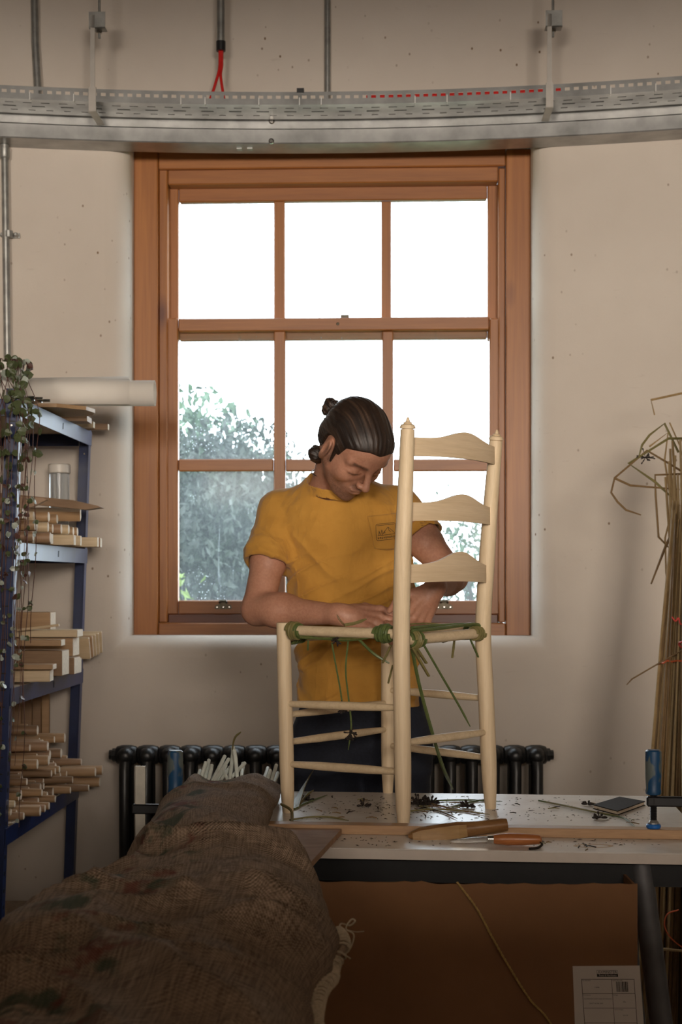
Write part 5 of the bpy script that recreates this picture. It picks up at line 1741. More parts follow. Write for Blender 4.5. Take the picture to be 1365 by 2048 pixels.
# neck opening
nax = nv(.12, -.30, 1.0); nax /= np.linalg.norm(nax)
Ts.cone(NB + nv(.006, -.008, .004), NB + nv(.02, -.03, .12), .069, .095, .006, 's')
Ts.fn(torus(NB + nv(.006, -.008, -.010), nax, .0750, .0062, .0), NB, .10, .006)
def folds(X):
    # soft drapery: diagonal creases from the right shoulder to the waist, gathers at the sleeve and hem
    d1 = (X @ nv(.62, 0, .78)); 
    a = vnoise(np.stack([d1*24 + 1.6*vnoise(X*5), X @ nv(5, 6, -4), X[:, 1]*4], 1))
    d2 = X @ nv(-.5, .2, .85)
    b = vnoise(np.stack([d2*34 + 1.2*vnoise(X*7+9), X @ nv(7, 5, 5), X[:, 1]*5+40], 1))
    c = vnoise(X*62)
    ridge = (1-np.abs(a))**3
    ridge2 = (1-np.abs(b))**4
    zz = X[:, 2]
    amt = np.clip((1.50-zz)/.12, .15, 1)
    return -(.0068*ridge*amt + .0056*ridge2*amt*np.clip((1.42-zz)/.1, .3, 1) + .0010*c) + .0042
Ts.fn(folds, (0, 3.7, 1.25), 2, 0, 'd')
Vt, Qt = Ts.mesh((-.30, 3.55, .95), (.32, 3.88, 1.60), .0034)
m, n, b, out = new_mat('mustard_cotton'); shirt_m = m
v = coords(n, (1, 1, 1))
c = ramp(n, noise(n, v, 12, 4, .6), [(0.3, (0.43, 0.205, 0.028)), (0.7, (0.51, 0.255, 0.040))])
n.links.new(c, b.inputs['Base Color']); b.inputs['Roughness'].default_value = 0.9
b.inputs['Sheen Weight'].default_value = 0.15
def crease(rot, sc, scale, dist):
    f = noise(n, coords(n, sc, 'Object', rot), scale, 3, .55, dist)
    return ramp(n, f, [(0.34, (0, 0, 0)), (0.45, (.5,)*3), (0.50, (1, 1, 1)), (0.55, (.5,)*3), (0.66, (0, 0, 0))])
nb0_ = bump(n, b, crease((0, .75, 0), (1.0, 1.0, .28), 9, .5), .34, .007)
nb1 = bump(n, b, crease((0, -.35, .5), (1.0, 1.0, .35), 15, .6), .22, .005, nb0_)
nb2_ = bump(n, b, noise(n, coords(n, (1, 1, 1), 'Object', (.3, .7, .4)), 34, 4, .6, .8), .35, .004, nb1)
bump(n, b, noise(n, v, 600, 2), .12, .0006, nb2_)
shirt = mesh_obj('t_shirt', Vt, Qt, shirt_m, man, True)
bv = BVHTree.FromPolygons([Vector(p) for p in Vt], [tuple(int(i) for i in f) for f in Qt])
def on_shirt(px, py, off=.0015):
    d = Vector(((px-CX)/F, 1, -(py-HOR)/F)).normalized()
    h = bv.ray_cast(Vector((0, 0, H)), d)
    if h[0] is None: return P(px, py, 3.58)
    return h[0] + h[1]*off if h[1].y < 0 else h[0] - h[1]*off
# breast pocket patch and its stamped print
pk = [(735, 1033), (795, 1026), (803, 1060), (803, 1096), (776, 1103), (748, 1097), (741, 1065)]
mb = MB()
def pkf(s, t):
    x = 735 + 14*t + (62 - 0*t)*s; y = 1033 - 7*s + 64*t + 6*math.sin(s*math.pi)*t
    return on_shirt(x, y, .0022)
o = MB().grid(pkf, 16, 16).build('breast_pocket', shirt_m, shirt, smooth=True)
o.modifiers.new('t', 'SOLIDIFY').thickness = .0012
print_m = plain('faded_black_stamp', (0.05, 0.035, 0.02), .9, 0, .2)
def ink_line(pts, r=.00055, name='stamp_print'):
    q = MB()
    w_ = [on_shirt(x, y, .0034) for x, y in spline([(x, y, 0) for x, y in pts], 4) for _ in (0,)] if False else None
stamp = MB()
def ln(pts):
    w_ = []
    for i in range(len(pts)-1):
        for k in range(4):
            t = k/4; w_.append(on_shirt(pts[i][0]*(1-t)+pts[i+1][0]*t, pts[i][1]*(1-t)+pts[i+1][1]*t, .0036))
    w_.append(on_shirt(*pts[-1], .0036))
    stamp.tube(w_, .0006, 4)
def sk(x, y): return (751 + x*38 - y*0 + 2*y, 1050 - 4*x + y*31)
ln([sk(.06, 0), sk(.95, 0), sk(1, .05), sk(1, .95), sk(.95, 1), sk(.06, 1), sk(0, .94), sk(0, .06), sk(.06, 0)])
ln([sk(.06, .70), sk(.95, .70)]); ln([sk(.05, .08), sk(.95, .08)])
ln([sk(.30, .68), sk(.62, .20), sk(.95, .66)]); ln([sk(.62, .20), sk(.66, .45), sk(.75, .55)])
ln([sk(.12, .66), sk(.16, .40), sk(.20, .66)]); ln([sk(.24, .66), sk(.29, .34), sk(.34, .60)]); ln([sk(.40, .62), sk(.43, .45), sk(.47, .60)])
for k in range(9):
    a = .08 + k*.1
    ln([sk(a, .90), sk(a+.02, .78), sk(a+.05, .90)] if k % 2 else [sk(a, .79), sk(a, .90), sk(a+.05, .90), sk(a+.05, .79)])
stamp.build('stamp_print', print_m, o)
# seam lines at shoulder and hem
# ------------------------------------------------------------------ trousers, shoes
Ps = SDF()
def hips(X):
    z = X[:, 2]
    a = np.interp(z, [.76, .85, .93, 1.03], [.165, .172, .166, .150]); b = np.interp(z, [.76, .9, 1.03], [.105, .118, .108])
    r = np.sqrt(((X[:, 0]-.055)/a)**2 + ((X[:, 1]-3.745)/b)**2)
    return np.maximum((r-1)*.11, np.maximum(z-1.035, .80-z))
Ps.fn(hips, (.055, 3.745, .91), .22, .03)
Ps.cone((-.035, 3.745, .86), (-.045, 3.735, .48), .092, .072, .035); Ps.cone((-.045, 3.735, .48), (-.05, 3.76, .07), .070, .062, .03)
Ps.cone((.142, 3.745, .86), (.155, 3.735, .48), .092, .072, .035); Ps.cone((.155, 3.735, .48), (.165, 3.76, .07), .070, .062, .03)
Ps.fn(lambda X: -.005*(1-np.abs(vnoise(X*np.array([9, 9, 14.]))))**3 + .002, (0, 3.7, .5), 2, 0, 'd')
Vp, Qp = Ps.mesh((-.17, 3.60, 0), (.28, 3.90, 1.06), .006); mesh_obj('trousers', Vp, Qp, cloth_navy, man, True)
for x in (-.05, .165):
    Ss = SDF(); Ss.cone((x, 3.80, .045), (x, 3.66, .038), .043, .040, .02); Ss.cone((x, 3.77, .05), (x, 3.77, .10), .042, .04, .02)
    Ss.fn(lambda X: np.maximum(.002-X[:, 2], 0)*8, (x, 3.7, 0), 2, .001, 'd')
    Vs, Qs = Ss.mesh((x-.06, 3.58, -.01), (x+.06, 3.88, .16), .006)
    Vs[:, 2] = np.maximum(Vs[:, 2], .001)
    mesh_obj('shoe', Vs, Qs, leather_m, man, True)
# ring, bracelet, neck cord
def ring_at(C_, ax, R_, r, mat, name, n=20):
    ax = Vector(ax).normalized(); s1 = ax.orthogonal().normalized(); s2 = ax.cross(s1)
    pts = [Vector(C_) + s1*R_*math.cos(2*math.pi*i/n) + s2*R_*math.sin(2*math.pi*i/n) for i in range(n)]
    MB().tube(pts, r, 6, closed=True).build(name, mat, man, smooth=True)
Dn = nv(.95, -.22, -.14); Dn /= np.linalg.norm(Dn); Nn = nv(.10, -.80, .62); Nn = Nn-Dn*(Nn@Dn); Nn /= np.linalg.norm(Nn); An = nv(0, .5, .8); An = An-Dn*(An@Dn)-Nn*(An@Nn); An /= np.linalg.norm(An)
KI = WR + Dn*.088 + An*.031 + Nn*.003
ring_at(KI + (Dn + An*.06)*.022 - Nn*.003, Dn, .0104, .0019, silver, 'finger_ring')
ring_at(WL + (EL-WL)*.10, EL-WL, .0262, .0013, silver, 'bracelet')
cpts = []
for i in range(24):
    a = 2*math.pi*i/24
    c_ = NB + nv(.010, -.010, .020)
    e1 = np.cross(nax, nv(0, 1, 0)); e1 /= np.linalg.norm(e1); e2 = np.cross(nax, e1)
    cpts.append(Vector(c_ + e1*.0645*math.cos(a) + e2*.0645*math.sin(a) + nv(0, 0, .006)))
MB().tube(cpts, .0014, 5, closed=True).build('neck_cord', black_pl, man, smooth=True)
# ================================================================== HESSIAN SACK OF RUSHES
m, n, b, out = new_mat('brown_hessian'); hess = m
uvn = n.nodes.new('ShaderNodeUVMap')
sep = n.nodes.new('ShaderNodeSeparateXYZ'); n.links.new(uvn.outputs['UV'], sep.inputs[0])
def mathn(op, a, b_=None):
    q = n.nodes.new('ShaderNodeMath'); q.operation = op
    for i, x in enumerate((a, b_)):
        if x is None: continue
        if isinstance(x, (int, float)): q.inputs[i].default_value = x
        else: n.links.new(x, q.inputs[i])
    return q.outputs[0]
ob = coords(n, (1, 1, 1))
jit = noise(n, ob, 70, 3)
jit2 = noise(n, ob, 16, 3)
jit3 = noise(n, ob, 7, 3)
wa = mathn('SINE', mathn('MULTIPLY', mathn('ADD', sep.outputs[0], mathn('MULTIPLY', jit3, .05)), 2*math.pi/.0056))
wb = mathn('SINE', mathn('MULTIPLY', mathn('ADD', sep.outputs[1], mathn('MULTIPLY', jit3, .04)), 2*math.pi/.0044))
weave = mathn('ADD', mathn('MULTIPLY', mathn('MULTIPLY', wa, wb), .5), .5)
def thread(sx, sy):
    mp = n.nodes.new('ShaderNodeMapping'); mp.inputs['Scale'].default_value = (sx, sy, 1)
    n.links.new(uvn.outputs['UV'], mp.inputs['Vector'])
    return noise(n, mp.outputs['Vector'], 1.0, 2, .5)
thr = mathn('MULTIPLY', mathn('ADD', thread(330, 25), thread(25, 400)), .5)
c = ramp(n, jit2, [(0.3, (0.25, 0.170, 0.112)), (0.7, (0.40, 0.285, 0.195))])
tone = mathn('ADD', mathn('MULTIPLY', weave, .40), mathn('MULTIPLY', ramp(n, thr, [(0.38, (0, 0, 0)), (0.62, (1, 1, 1))]), .6))
c = mixc(n, tone, (0.075, 0.046, 0.028), mixc(n, .35, c, (0.60, 0.45, 0.32)))
uvv = n.nodes.new('ShaderNodeMapping'); n.links.new(uvn.outputs['UV'], uvv.inputs['Vector'])
# faded printed stripe: green and red patches
band = mathn('SUBTRACT', 1.0, mathn('MULTIPLY', mathn('ABSOLUTE', mathn('SUBTRACT', sep.outputs[0], mathn('ADD', .02, mathn('MULTIPLY', noise(n, ob, 3.0, 2), .10)))), 7.0))
bandc = ramp(n, band, [(0.35, (0, 0, 0)), (0.6, (1, 1, 1))])
gpat = ramp(n, noise(n, ob, 13, 3, .6), [(0.52, (0, 0, 0)), (0.60, (.75,)*3)])
rpat = ramp(n, noise(n, coords(n, (1, 1, 1), 'Object', (1, 2, 3)), 12, 3, .6), [(0.56, (0, 0, 0)), (0.64, (.7,)*3)])
c = mixc(n, mixc(n, 1.0, gpat, bandc, 'MULTIPLY'), c, (0.030, 0.062, 0.040))
c = mixc(n, mixc(n, 1.0, rpat, bandc, 'MULTIPLY'), c, (0.15, 0.035, 0.028))
n.links.new(c, b.inputs['Base Color']); b.inputs['Roughness'].default_value = 0.95
b.inputs['Specular IOR Level'].default_value = .15
nb1 = bump(n, b, noise(n, ob, 34, 4, .6), .5, .004)
bump(n, b, weave, .8, .0018, nb1)

dk_ = [1.30, 1.55, 1.75, 1.95, 2.15, 2.35, 2.55, 2.75, 2.95, 3.15, 3.30, 3.42, 3.47]
xl_ = [-.520, -.505, -.490, -.475, -.459, -.437, -.395, -.375, -.365, -.365, -.375, -.390, -.385]
xr_s = [-.075, -.060, -.042, -.026, -.016, -.042, -.125, -.140, -.138, -.137, -.137, -.138, -.150]
zt_s = [.780, .800, .815, .835, .850, .862, .872, .876, .868, .852, .838, .832, .812]
zb_s = [.642, .642, .642, .642, .642, .642, .646, .778, .782, .765, .7615, .7615, .762]
NU, NVv = 150, 260
dd = np.linspace(1.30, 3.47, NVv)
th = np.linspace(0, 2*np.pi, NU, endpoint=False)
DD, THH = np.meshgrid(dd, th, indexing='ij')
xl = np.interp(DD, dk_, xl_); xr = np.interp(DD, dk_, xr_s); ztp = np.interp(DD, dk_, zt_s); zbt = np.interp(DD, dk_, zb_s)
cx_ = (xl+xr)/2; hw = (xr-xl)/2; zc2 = zbt + (ztp-zbt)*.45; 
ct, st_ = np.cos(THH), np.sin(THH)
pw = .95
X_ = cx_ + hw*np.sign(ct)*np.abs(ct)**pw
up_h = (ztp-zc2); dn_h = (zc2-zbt)
Z_ = zc2 + np.where(st_ > 0, up_h, dn_h)*np.sign(st_)*np.abs(st_)**(.95)
# the mouth: two humps with a dip between them
humps = (.030*np.exp(-((X_+.360)/.030)**2) + .016*np.exp(-((X_+.20)/.050)**2) - .012)*np.clip((DD-3.05)/.3, 0, 1)*(st_ > 0)*np.clip(st_*2, 0, 1)
Z_ = Z_ + humps
Pn = np.stack([X_, DD, Z_], -1)
# folds
wx = X_ + .06*fbm(np.stack([X_*5, DD*4, Z_*3+2], -1), 2); wd = DD + .10*fbm(np.stack([X_*4+9, DD*3, Z_*3], -1), 2)
q1 = fbm(np.stack([wx*4.0 + wd*1.0, wd*3.2 + wx*1.5, Z_*3], -1), 3)
rid = (1-np.abs(fbm(np.stack([wx*2.0 - wd*1.4, wd*3.4 + wx*2.6, Z_*2+7], -1), 2)))**4
rid2 = (1-np.abs(vnoise(np.stack([wx*6+wd*4, wd*8 - wx*5, Z_*4+3], -1))))**4
fine_ = fbm(np.stack([wx*22, wd*22, Z_*16], -1), 2)
near = np.clip((2.9-DD)/.5, .30, 1)
disp = (.026*q1 + .036*rid*near + .020*rid2*near + .0035*fine_ - .018)*np.clip(st_+.35, 0, 1)
# hem of the outer sack: a small step across at about d = 2.93
hem = 2.93 + .10*(X_+.28)*2 - .03*np.cos((X_+.3)*9)
step = np.clip((hem-DD)/.012, 0, 1)
lip = np.exp(-((DD-(hem-.012))/.009)**2)
disp = disp + (.007*step + .004*lip)*np.clip(st_+.3, 0, 1)
Nrm = np.stack([ct/np.maximum(hw, .05), np.zeros_like(ct), st_/np.maximum(up_h, .04)], -1); Nrm /= np.linalg.norm(Nrm, axis=-1, keepdims=True)
Pn = Pn + Nrm*disp[..., None]
# nothing below the supports
Pn[..., 2] = np.maximum(Pn[..., 2], zbt)
ply_zone = (Pn[..., 1] < 3.0) & (Pn[..., 1] > 2.47)
verts = Pn.reshape(-1, 3)
ii, jj = np.meshgrid(np.arange(NVv-1), np.arange(NU), indexing='ij')
a_ = ii*NU + jj; b2 = ii*NU + (jj+1) % NU
Fs = np.stack([a_, b2, b2+NU, a_+NU], -1).reshape(-1, 4)
arc = np.cumsum(np.linalg.norm(np.diff(Pn[130], axis=0), axis=1)); arc = np.concatenate([[0], arc])
arc = arc - np.interp(math.pi/2, th, arc)
UVs = np.stack([np.broadcast_to(arc, DD.shape), DD], -1).reshape(-1, 2)
sack = thing('hessian_sack', 'brown hessian sack of rushes with faded print lying over table and bench', 'sack', (-.27, 2.3, .642))
faces = Fs[:, ::-1] if True else Fs
o = mesh_obj('sack_cloth', verts, Fs.copy(), hess, sack, True, uvs=UVs)
# near end cap
cap = MB(); ring0 = [Vector(p) for p in Pn[0]]; cc = sum(ring0, Vector())/NU
cap.add(ring0 + [cc], [(i, (i+1) % NU, NU) for i in range(NU)]); cap.build('sewn_end', hess, sack)
# mouth interior (rushes fill it) and mouth hem roll
mouth = [Vector(p) for p in Pn[-1]]
MB().tube(mouth, .0042, 6, closed=True).build('mouth_hem', hess, sack, smooth=True)
inner = MB(); mc = sum(mouth, Vector())/NU
inner.add([m_*0.97 + mc*.03 - Vector((0, .02, 0)) for m_ in mouth] + [mc - Vector((0, .02, 0))], [(i, (i+1) % NU, NU) for i in range(NU)])
inner.build('rush_filling', rush_brown, sack)
# blanket-stitched seam along the near right edge
j0 = int(NU*.985)
seam = []
for k, d in enumerate(np.linspace(2.19, 1.42, 40)):
    i = int((d-1.30)/(3.47-1.30)*(NVv-1))
    p = Pn[i, j0 if d < 2.1 else 0]
    seam.append(Vector(p) + Vector((.006, 0, .010 + .003*math.sin(k*.7))))
MB().tube(seam, [.0075 + .0012*math.sin(k*1.3) for k in range(40)], 8).build('seam_edge', hess, sack, smooth=True)
sp = spline(seam, 6)
k = 0; acc = 0; nxt = 0
for i in range(1, len(sp)-1):
    acc += (sp[i]-sp[i-1]).length
    if acc > nxt:
        nxt += .0105
        t = (sp[i+1]-sp[i-1]).normalized(); s1 = t.cross(TZ).normalized(); s2 = s1.cross(t)
        c_ = sp[i]; tilt = t*.003
        pts = [c_ + s1*(.0105*math.cos(a)) + s2*(.0105*math.sin(a)) + tilt*math.cos(a) for a in [2*math.pi*q/10 for q in range(10)]]
        MB().tube(pts, .0019, 5, closed=True).build('stitch', twine_m, sack, smooth=True)
MB().tube([p + Vector((-.010, 0, .004)) for p in sp], .0017, 5).build('stitch_cord', twine_m, sack, smooth=True)
e = seam[0]
MB().tube(spline([e, e+Vector((.004, .01, .012)), e+Vector((.018, .0, .012)), e+Vector((.026, -.005, .020)), e+Vector((.020, -.005, .022)), e+Vector((.012, -.004, .008)), e+Vector((.024, -.008, .000)), e+Vector((.020, -.01, -.018)), e+Vector((.012, -.01, -.030)), e+Vector((.019, -.012, -.036))], 5), .0014, 5).build('loose_end', twine_m, sack, smooth=True)
MB().tube(spline([e+Vector((.014, -.004, .006)), e+Vector((.028, -.004, .003)), e+Vector((.040, -.004, .004))], 5), .0006, 4).build('loose_end', twine_m, sack)
# cut rush ends in the mouth
rr_ = random.Random(31)
spots_r = [(402, 1548, 412, 1524, 0), (410, 1549, 418, 1520, 0), (418, 1548, 424, 1530, 0), (428, 1548, 450, 1512, 1), (432, 1549, 458, 1518, 0), (438, 1548, 452, 1531, 0), (446, 1546, 461, 1534, 0), (461, 1540, 467, 1494, 0), (474, 1538, 469, 1500, 1), (470, 1540, 490, 1526, 0), (395, 1549, 400, 1541, 0), (530, 1546, 536, 1536, 0), (536, 1549, 541, 1541, 0), (543, 1553, 553, 1530, 0), (548, 1558, 556, 1546, 0), (452, 1544, 444, 1535, 0), (484, 1538, 486, 1527, 1)]
for (xa2, ya2, xb2, yb2, c_) in spots_r:
    d0 = 3.43 + rr_.uniform(0, .02)
    a2 = P(xa2, ya2 + 8, d0); b2_ = P(xb2, yb2, d0 + rr_.uniform(.02, .07))
    o = MB().tube([a2 - (b2_-a2)*.3, a2, lerp(a2, b2_, .6)+Vector((.001, 0, .001)), b2_], [.0035, .0046, .0048, .0046], 8).build('cut_rush', rush_white, smooth=True)
    tag(o, 'pale cut rush stem end poking out of the sack mouth', 'rush', 'cut rush ends in the sack mouth')
a2 = P(467, 1496, 3.50); o = MB().tube(spline([P(466, 1520, 3.49), P(466, 1492, 3.50), P(471, 1474, 3.51), P(482, 1464, 3.52)], 4), [.003, .003, .0035, .004, .0045, .0055, .006, .006, .006, .0058, .0055, .005, .003], 6, flat=.4).build('curled_rush', rush_olive, smooth=True)
tag(o, 'curled olive rush tip standing above the sack mouth', 'rush')

# ================================================================== RUSHES ON AND AROUND THE TABLE
def rush(name, pts, r, mat, label, group=None, n_=6):
    sp_ = spline(pts, 6)
    rr2 = [r]*(len(sp_)-4) + [r*.85, r*.7, r*.5, r*.3]
    o = MB().tube(sp_, rr2[:len(sp_)], n_).build(name, mat, smooth=True)
    return tag(o, label, 'rush', group)
zt0 = ZT + .003
def tp(px, py, dz=0): 
    p = PZ(px, py, zt0); return Vector((p.x, p.y, zt0+dz))
rush('loose_rush', [tp(1078, 1601), tp(1130, 1611), tp(1200, 1626), tp(1248, 1636), tp(1273, 1655)], .0021, rush_green, 'long bent green rush lying by the black notebook')
rush('loose_rush', [tp(1085, 1602), tp(1140, 1615, .002), tp(1190, 1626, .003), tp(1240, 1634, .003)], .0016, rush_olive, 'thin olive rush lying along the bent green rush')
rush('loose_rush', [tp(820, 1622), tp(870, 1618), tp(930, 1622), tp(980, 1629)], .0022, rush_olive, 'olive rush crossing the pile below the chair')
rush('loose_rush', [tp(832, 1605), tp(880, 1601), tp(940, 1600), tp(1005, 1603)], .0022, rush_green, 'green rush at the back of the pile below the chair')
rush('loose_rush', [tp(840, 1612), tp(880, 1622), tp(915, 1637)], .0022, rush_olive, 'slanting olive rush ending at the front of the pile')
rush('loose_rush', [tp(855, 1605), tp(900, 1616), tp(960, 1628)], .0022, rush_brown, 'brown rush lying through the middle of the pile')
rush('loose_rush', [tp(905, 1614), tp(940, 1604), tp(985, 1597)], .0026, rush_green, 'thick green rush beside the right back post')
rush('loose_rush', [tp(580, 1640), tp(620, 1634), tp(660, 1634), tp(698, 1641)], .0022, rush_olive, 'arched olive rush lying behind the batten by the front leg')
rush('loose_rush', [P(563, 1608, 3.17), P(583, 1622, 3.12), P(584, 1650, 3.02), P(584, 1680, 2.88), P(560, 1692, 2.82)], .0032, rush_olive, 'bent rush looping from the sack over the plywood')
rush('loose_rush', [tp(597, 1612), tp(612, 1598, .008), tp(628, 1590, .012)], .0034, rush_olive, 'pale rush tip standing up beside the front chair leg')
rush('loose_rush', [tp(588, 1618), tp(612, 1606), tp(655, 1590)], .0024, rush_green, 'green rush behind the front chair leg')
for k in range(8):
    x = 580 + k*3; 
    rush('loose_rush', [tp(x-4, 1622-k), tp(x+10, 1604-k*2, .004+.003*k), tp(x+20+k, 1586-k*2.2, .006+.005*k)], .0024, [rush_green, rush_olive][k % 2], 'rush of the tuft between the sack and the front chair leg', 'tuft of rushes by the front leg')
rs3 = random.Random(12)
# small scraps: short stems, each its own thing
for k in range(46):
    if k < 22: px, py = rs3.gauss(870, 45), rs3.gauss(1613, 8)
    elif k < 32: px, py = rs3.uniform(600, 780), rs3.uniform(1592, 1640)
    elif k < 40: px, py = rs3.uniform(1080, 1270), rs3.uniform(1605, 1650)
    else: px, py = rs3.uniform(1080, 1250), rs3.uniform(1683, 1700)
    if 790 < px < 830 or (960 < px < 1000) : px += 45
    p = tp(px, max(1589, py)); a = rs3.uniform(0, 3.14); L = rs3.uniform(.012, .035)
    dv = Vector((math.cos(a), math.sin(a), 0))*L
    o = MB().tube([p - dv/2, p + Vector((rs3.uniform(-.003, .003), rs3.uniform(-.003, .003), .0015)), p + dv/2], [.0012, .0014, .0008], 5).build('rush_scrap', rs3.choice([rush_brown, rush_brown, dead_seed, rush_olive]))
    tag(o, 'short dry rush scrap lying on the white table', 'rush scrap', 'rush scraps on the table')
mb = MB()
for k in range(900):
    u_r = rs3.random()
    if u_r < .45: px, py = rs3.gauss(880, 60), rs3.gauss(1614, 9)
    elif u_r < .6: px, py = rs3.uniform(600, 780), rs3.uniform(1590, 1640)
    elif u_r < .75: px, py = rs3.uniform(660, 1330), rs3.uniform(1672, 1692)
    else: px, py = rs3.uniform(830, 1300), rs3.uniform(1592, 1650)
    if py > 1642 and py < 1670 or py < 1588: continue
    p = PZ(px, py, ZT+.0004); q = rs3.uniform(.0006, .0022); a = rs3.uniform(0, 3.14); l2 = q*rs3.uniform(1, 3.5)
    x = Vector((math.cos(a), math.sin(a), 0)); y = Vector((-math.sin(a), math.cos(a), 0))
    c_ = Vector((p.x, p.y, ZT+.0004))
    mb.add([c_-x*l2-y*q*.4, c_+x*l2-y*q*.4, c_+x*l2*.8+y*q*.5, c_-x*l2*.7+y*q*.5, c_+Vector((0, 0, q*.7))], [(0, 1, 4), (1, 2, 4), (2, 3, 4), (3, 0, 4), (3, 2, 1, 0)])
o = mb.build('rush_crumbs', crumb_m); tag(o, 'dark rush crumbs and seeds scattered over the white table', 'crumbs', kind='stuff')
# dark seed-head clumps in the pile
def clump(c_, n_, s, seed, label):
    r_ = random.Random(seed); q = MB()
    for k in range(n_):
        d = Vector((r_.gauss(0, 1.3), r_.gauss(0, 1), abs(r_.gauss(0, .55)))).normalized()
        a2 = c_ + d*s*.2; b3 = c_ + d*s*r_.uniform(.6, 1.2); b3.z = max(b3.z, ZT+.002); a2.z = max(a2.z, ZT+.002)
        q.tube([a2, b3], [.001, .0016], 5); q.lathe([(-.003, .0006), (0, .0028), (.004, .002), (.005, .0006)], b3, d, 6)
    return tag(q.build('seed_head', dead_seed), label, 'seed head', 'seed heads on the table')
clump(tp(838, 1608), 46, .022, 1, 'large dark rush seed head beside the near back post')
clump(tp(862, 1606), 26, .016, 2, 'dark rush seed head in the middle of the pile')
clump(tp(935, 1614), 26, .014, 3, 'dark rush seed head near the right back post')
clump(tp(613, 1600), 16, .014, 4, 'dark seed head behind the front chair leg')
clump(tp(728, 1612), 12, .013, 5, 'small forked seed head on the bare table')
clump(tp(1176, 1609), 12, .011, 6, 'small seed head behind the notebook')
clump(tp(1200, 1636), 20, .012, 7, 'flat seed head in front of the notebook')
# glue ring on the table
gl2 = plain('dried_glue', (0.46, 0.30, 0.15), .3, 0, .1)
gc = PZ(1187, 1692, ZT)
o = MB().tube([gc + Vector((.036*math.cos(a), .016*math.sin(a), .0002)) for a in [2*math.pi*k/28 for k in range(28)]], [.0036 + .003*max(0, math.sin(a*.5+2.4)) for a in [2*math.pi*k/28 for k in range(28)]], 6, closed=True)
o.v = [(x, y, ZT + max(0.0002, (z-ZT)*.12)) for x, y, z in o.v]
tag(o.build('glue_ring', gl2), 'dried amber glue ring on the table front', 'glue stain')

# ================================================================== STANDING RUSH BUNDLES
def bundle(name, label, base, top, n_, rad0, rad1, mats, seed, rmin=.0035, rmax=.0065, lmin=.82):
    r_ = random.Random(seed)
    t = thing(name, label, 'rush bundle', base, 'rush bundles in the corner')
    b0 = Vector(base); tp_ = Vector(top); ax_ = (tp_-b0).normalized()
    s1 = ax_.cross(Vector((0, 1, 0))).normalized(); s2 = ax_.cross(s1)
    for k in range(n_):
        a = r_.uniform(0, 6.28); q = math.sqrt(r_.random())
        a2 = a + r_.uniform(-.4, .4); q2 = min(1.15, q*r_.uniform(.8, 1.3))
        f = r_.uniform(lmin, 1.0)
        p0 = b0 + (s1*math.cos(a) + s2*math.sin(a))*rad0*q; p0.z = r_.uniform(.002, .01)
        pm = lerp(b0, tp_, .45*f) + (s1*math.cos(a) + s2*math.sin(a))*(rad0*.8+rad1*.2)*q
        p1 = lerp(b0, tp_, f) + (s1*math.cos(a2) + s2*math.sin(a2))*rad1*q2
        rr3 = r_.uniform(rmin, rmax)
        MB().tube([p0, lerp(p0, pm, .5)+s1*r_.uniform(-.004, .004), pm, lerp(pm, p1, .5)+s2*r_.uniform(-.01, .01), p1], [rr3, rr3, rr3*.95, rr3*.8, rr3*.5], 6).build('rush', r_.choice(mats), t, smooth=True)
    return t, ax_, s1, s2
straw = [rush_straw, rush_straw, rush_brown, rush_straw2]
bt1, ax1, s11, s21 = bundle('rush_bundle', 'slanting bundle of dry brown rushes leaning in the corner', (.93, 4.06, 0), (1.10, 4.55, 1.55), 130, .085, .035, [rush_straw, rush_brown, rush_straw, rush_straw2], 3, lmin=.88)
bt2, ax2, s12, s22 = bundle('rush_bundle', 'upright bundle of pale straw rushes tied with red twine', (1.0, 3.88, 0), (1.105, 4.42, 1.80), 120, .065, .040, [rush_straw2, rush_straw2, rush_straw], 4, lmin=.86)
def tie(t, base, ax_, s1, s2, h, R_, mat, seed):
    r_ = random.Random(seed)
    c_ = Vector(base) + ax_*h
    pts = [c_ + (s1*math.cos(a) + s2*math.sin(a))*R_*(1+r_.uniform(-.02, .02)) + ax_*r_.uniform(-.004, .004) for a in [2*math.pi*k/26 for k in range(26)]]
    MB().tube(pts, .003, 5, closed=True).build('binding_twine', mat, t, smooth=True)
tie(bt2, (1.0, 3.88, 0), ax2, s12, s22, 1.15, .062, red_twine, 1); tie(bt2, (1.0, 3.88, 0), ax2, s12, s22, .55, .068, orange_twine, 2)
tie(bt1, (.93, 4.06, 0), ax1, s11, s21, 1.08, .062, orange_twine, 3); tie(bt1, (.93, 4.06, 0), ax1, s11, s21, .45, .084, orange_twine, 4)
for pts in ([P(1345, 1234, 4.28), P(1352, 1242, 4.27), P(1358, 1236, 4.27), P(1362, 1248, 4.27), P(1372, 1245, 4.27)],):
    MB().tube(spline(pts, 5), .0026, 5).build('twine_knot', red_twine, bt2, smooth=True)
MB().tube(spline([P(1358, 1820, 4.0), P(1336, 1828, 3.98), P(1330, 1850, 3.98), P(1342, 1875, 3.97), P(1375, 1902, 3.97)], 6), .0022, 5).build('twine_tail', orange_twine, bt2, smooth=True)
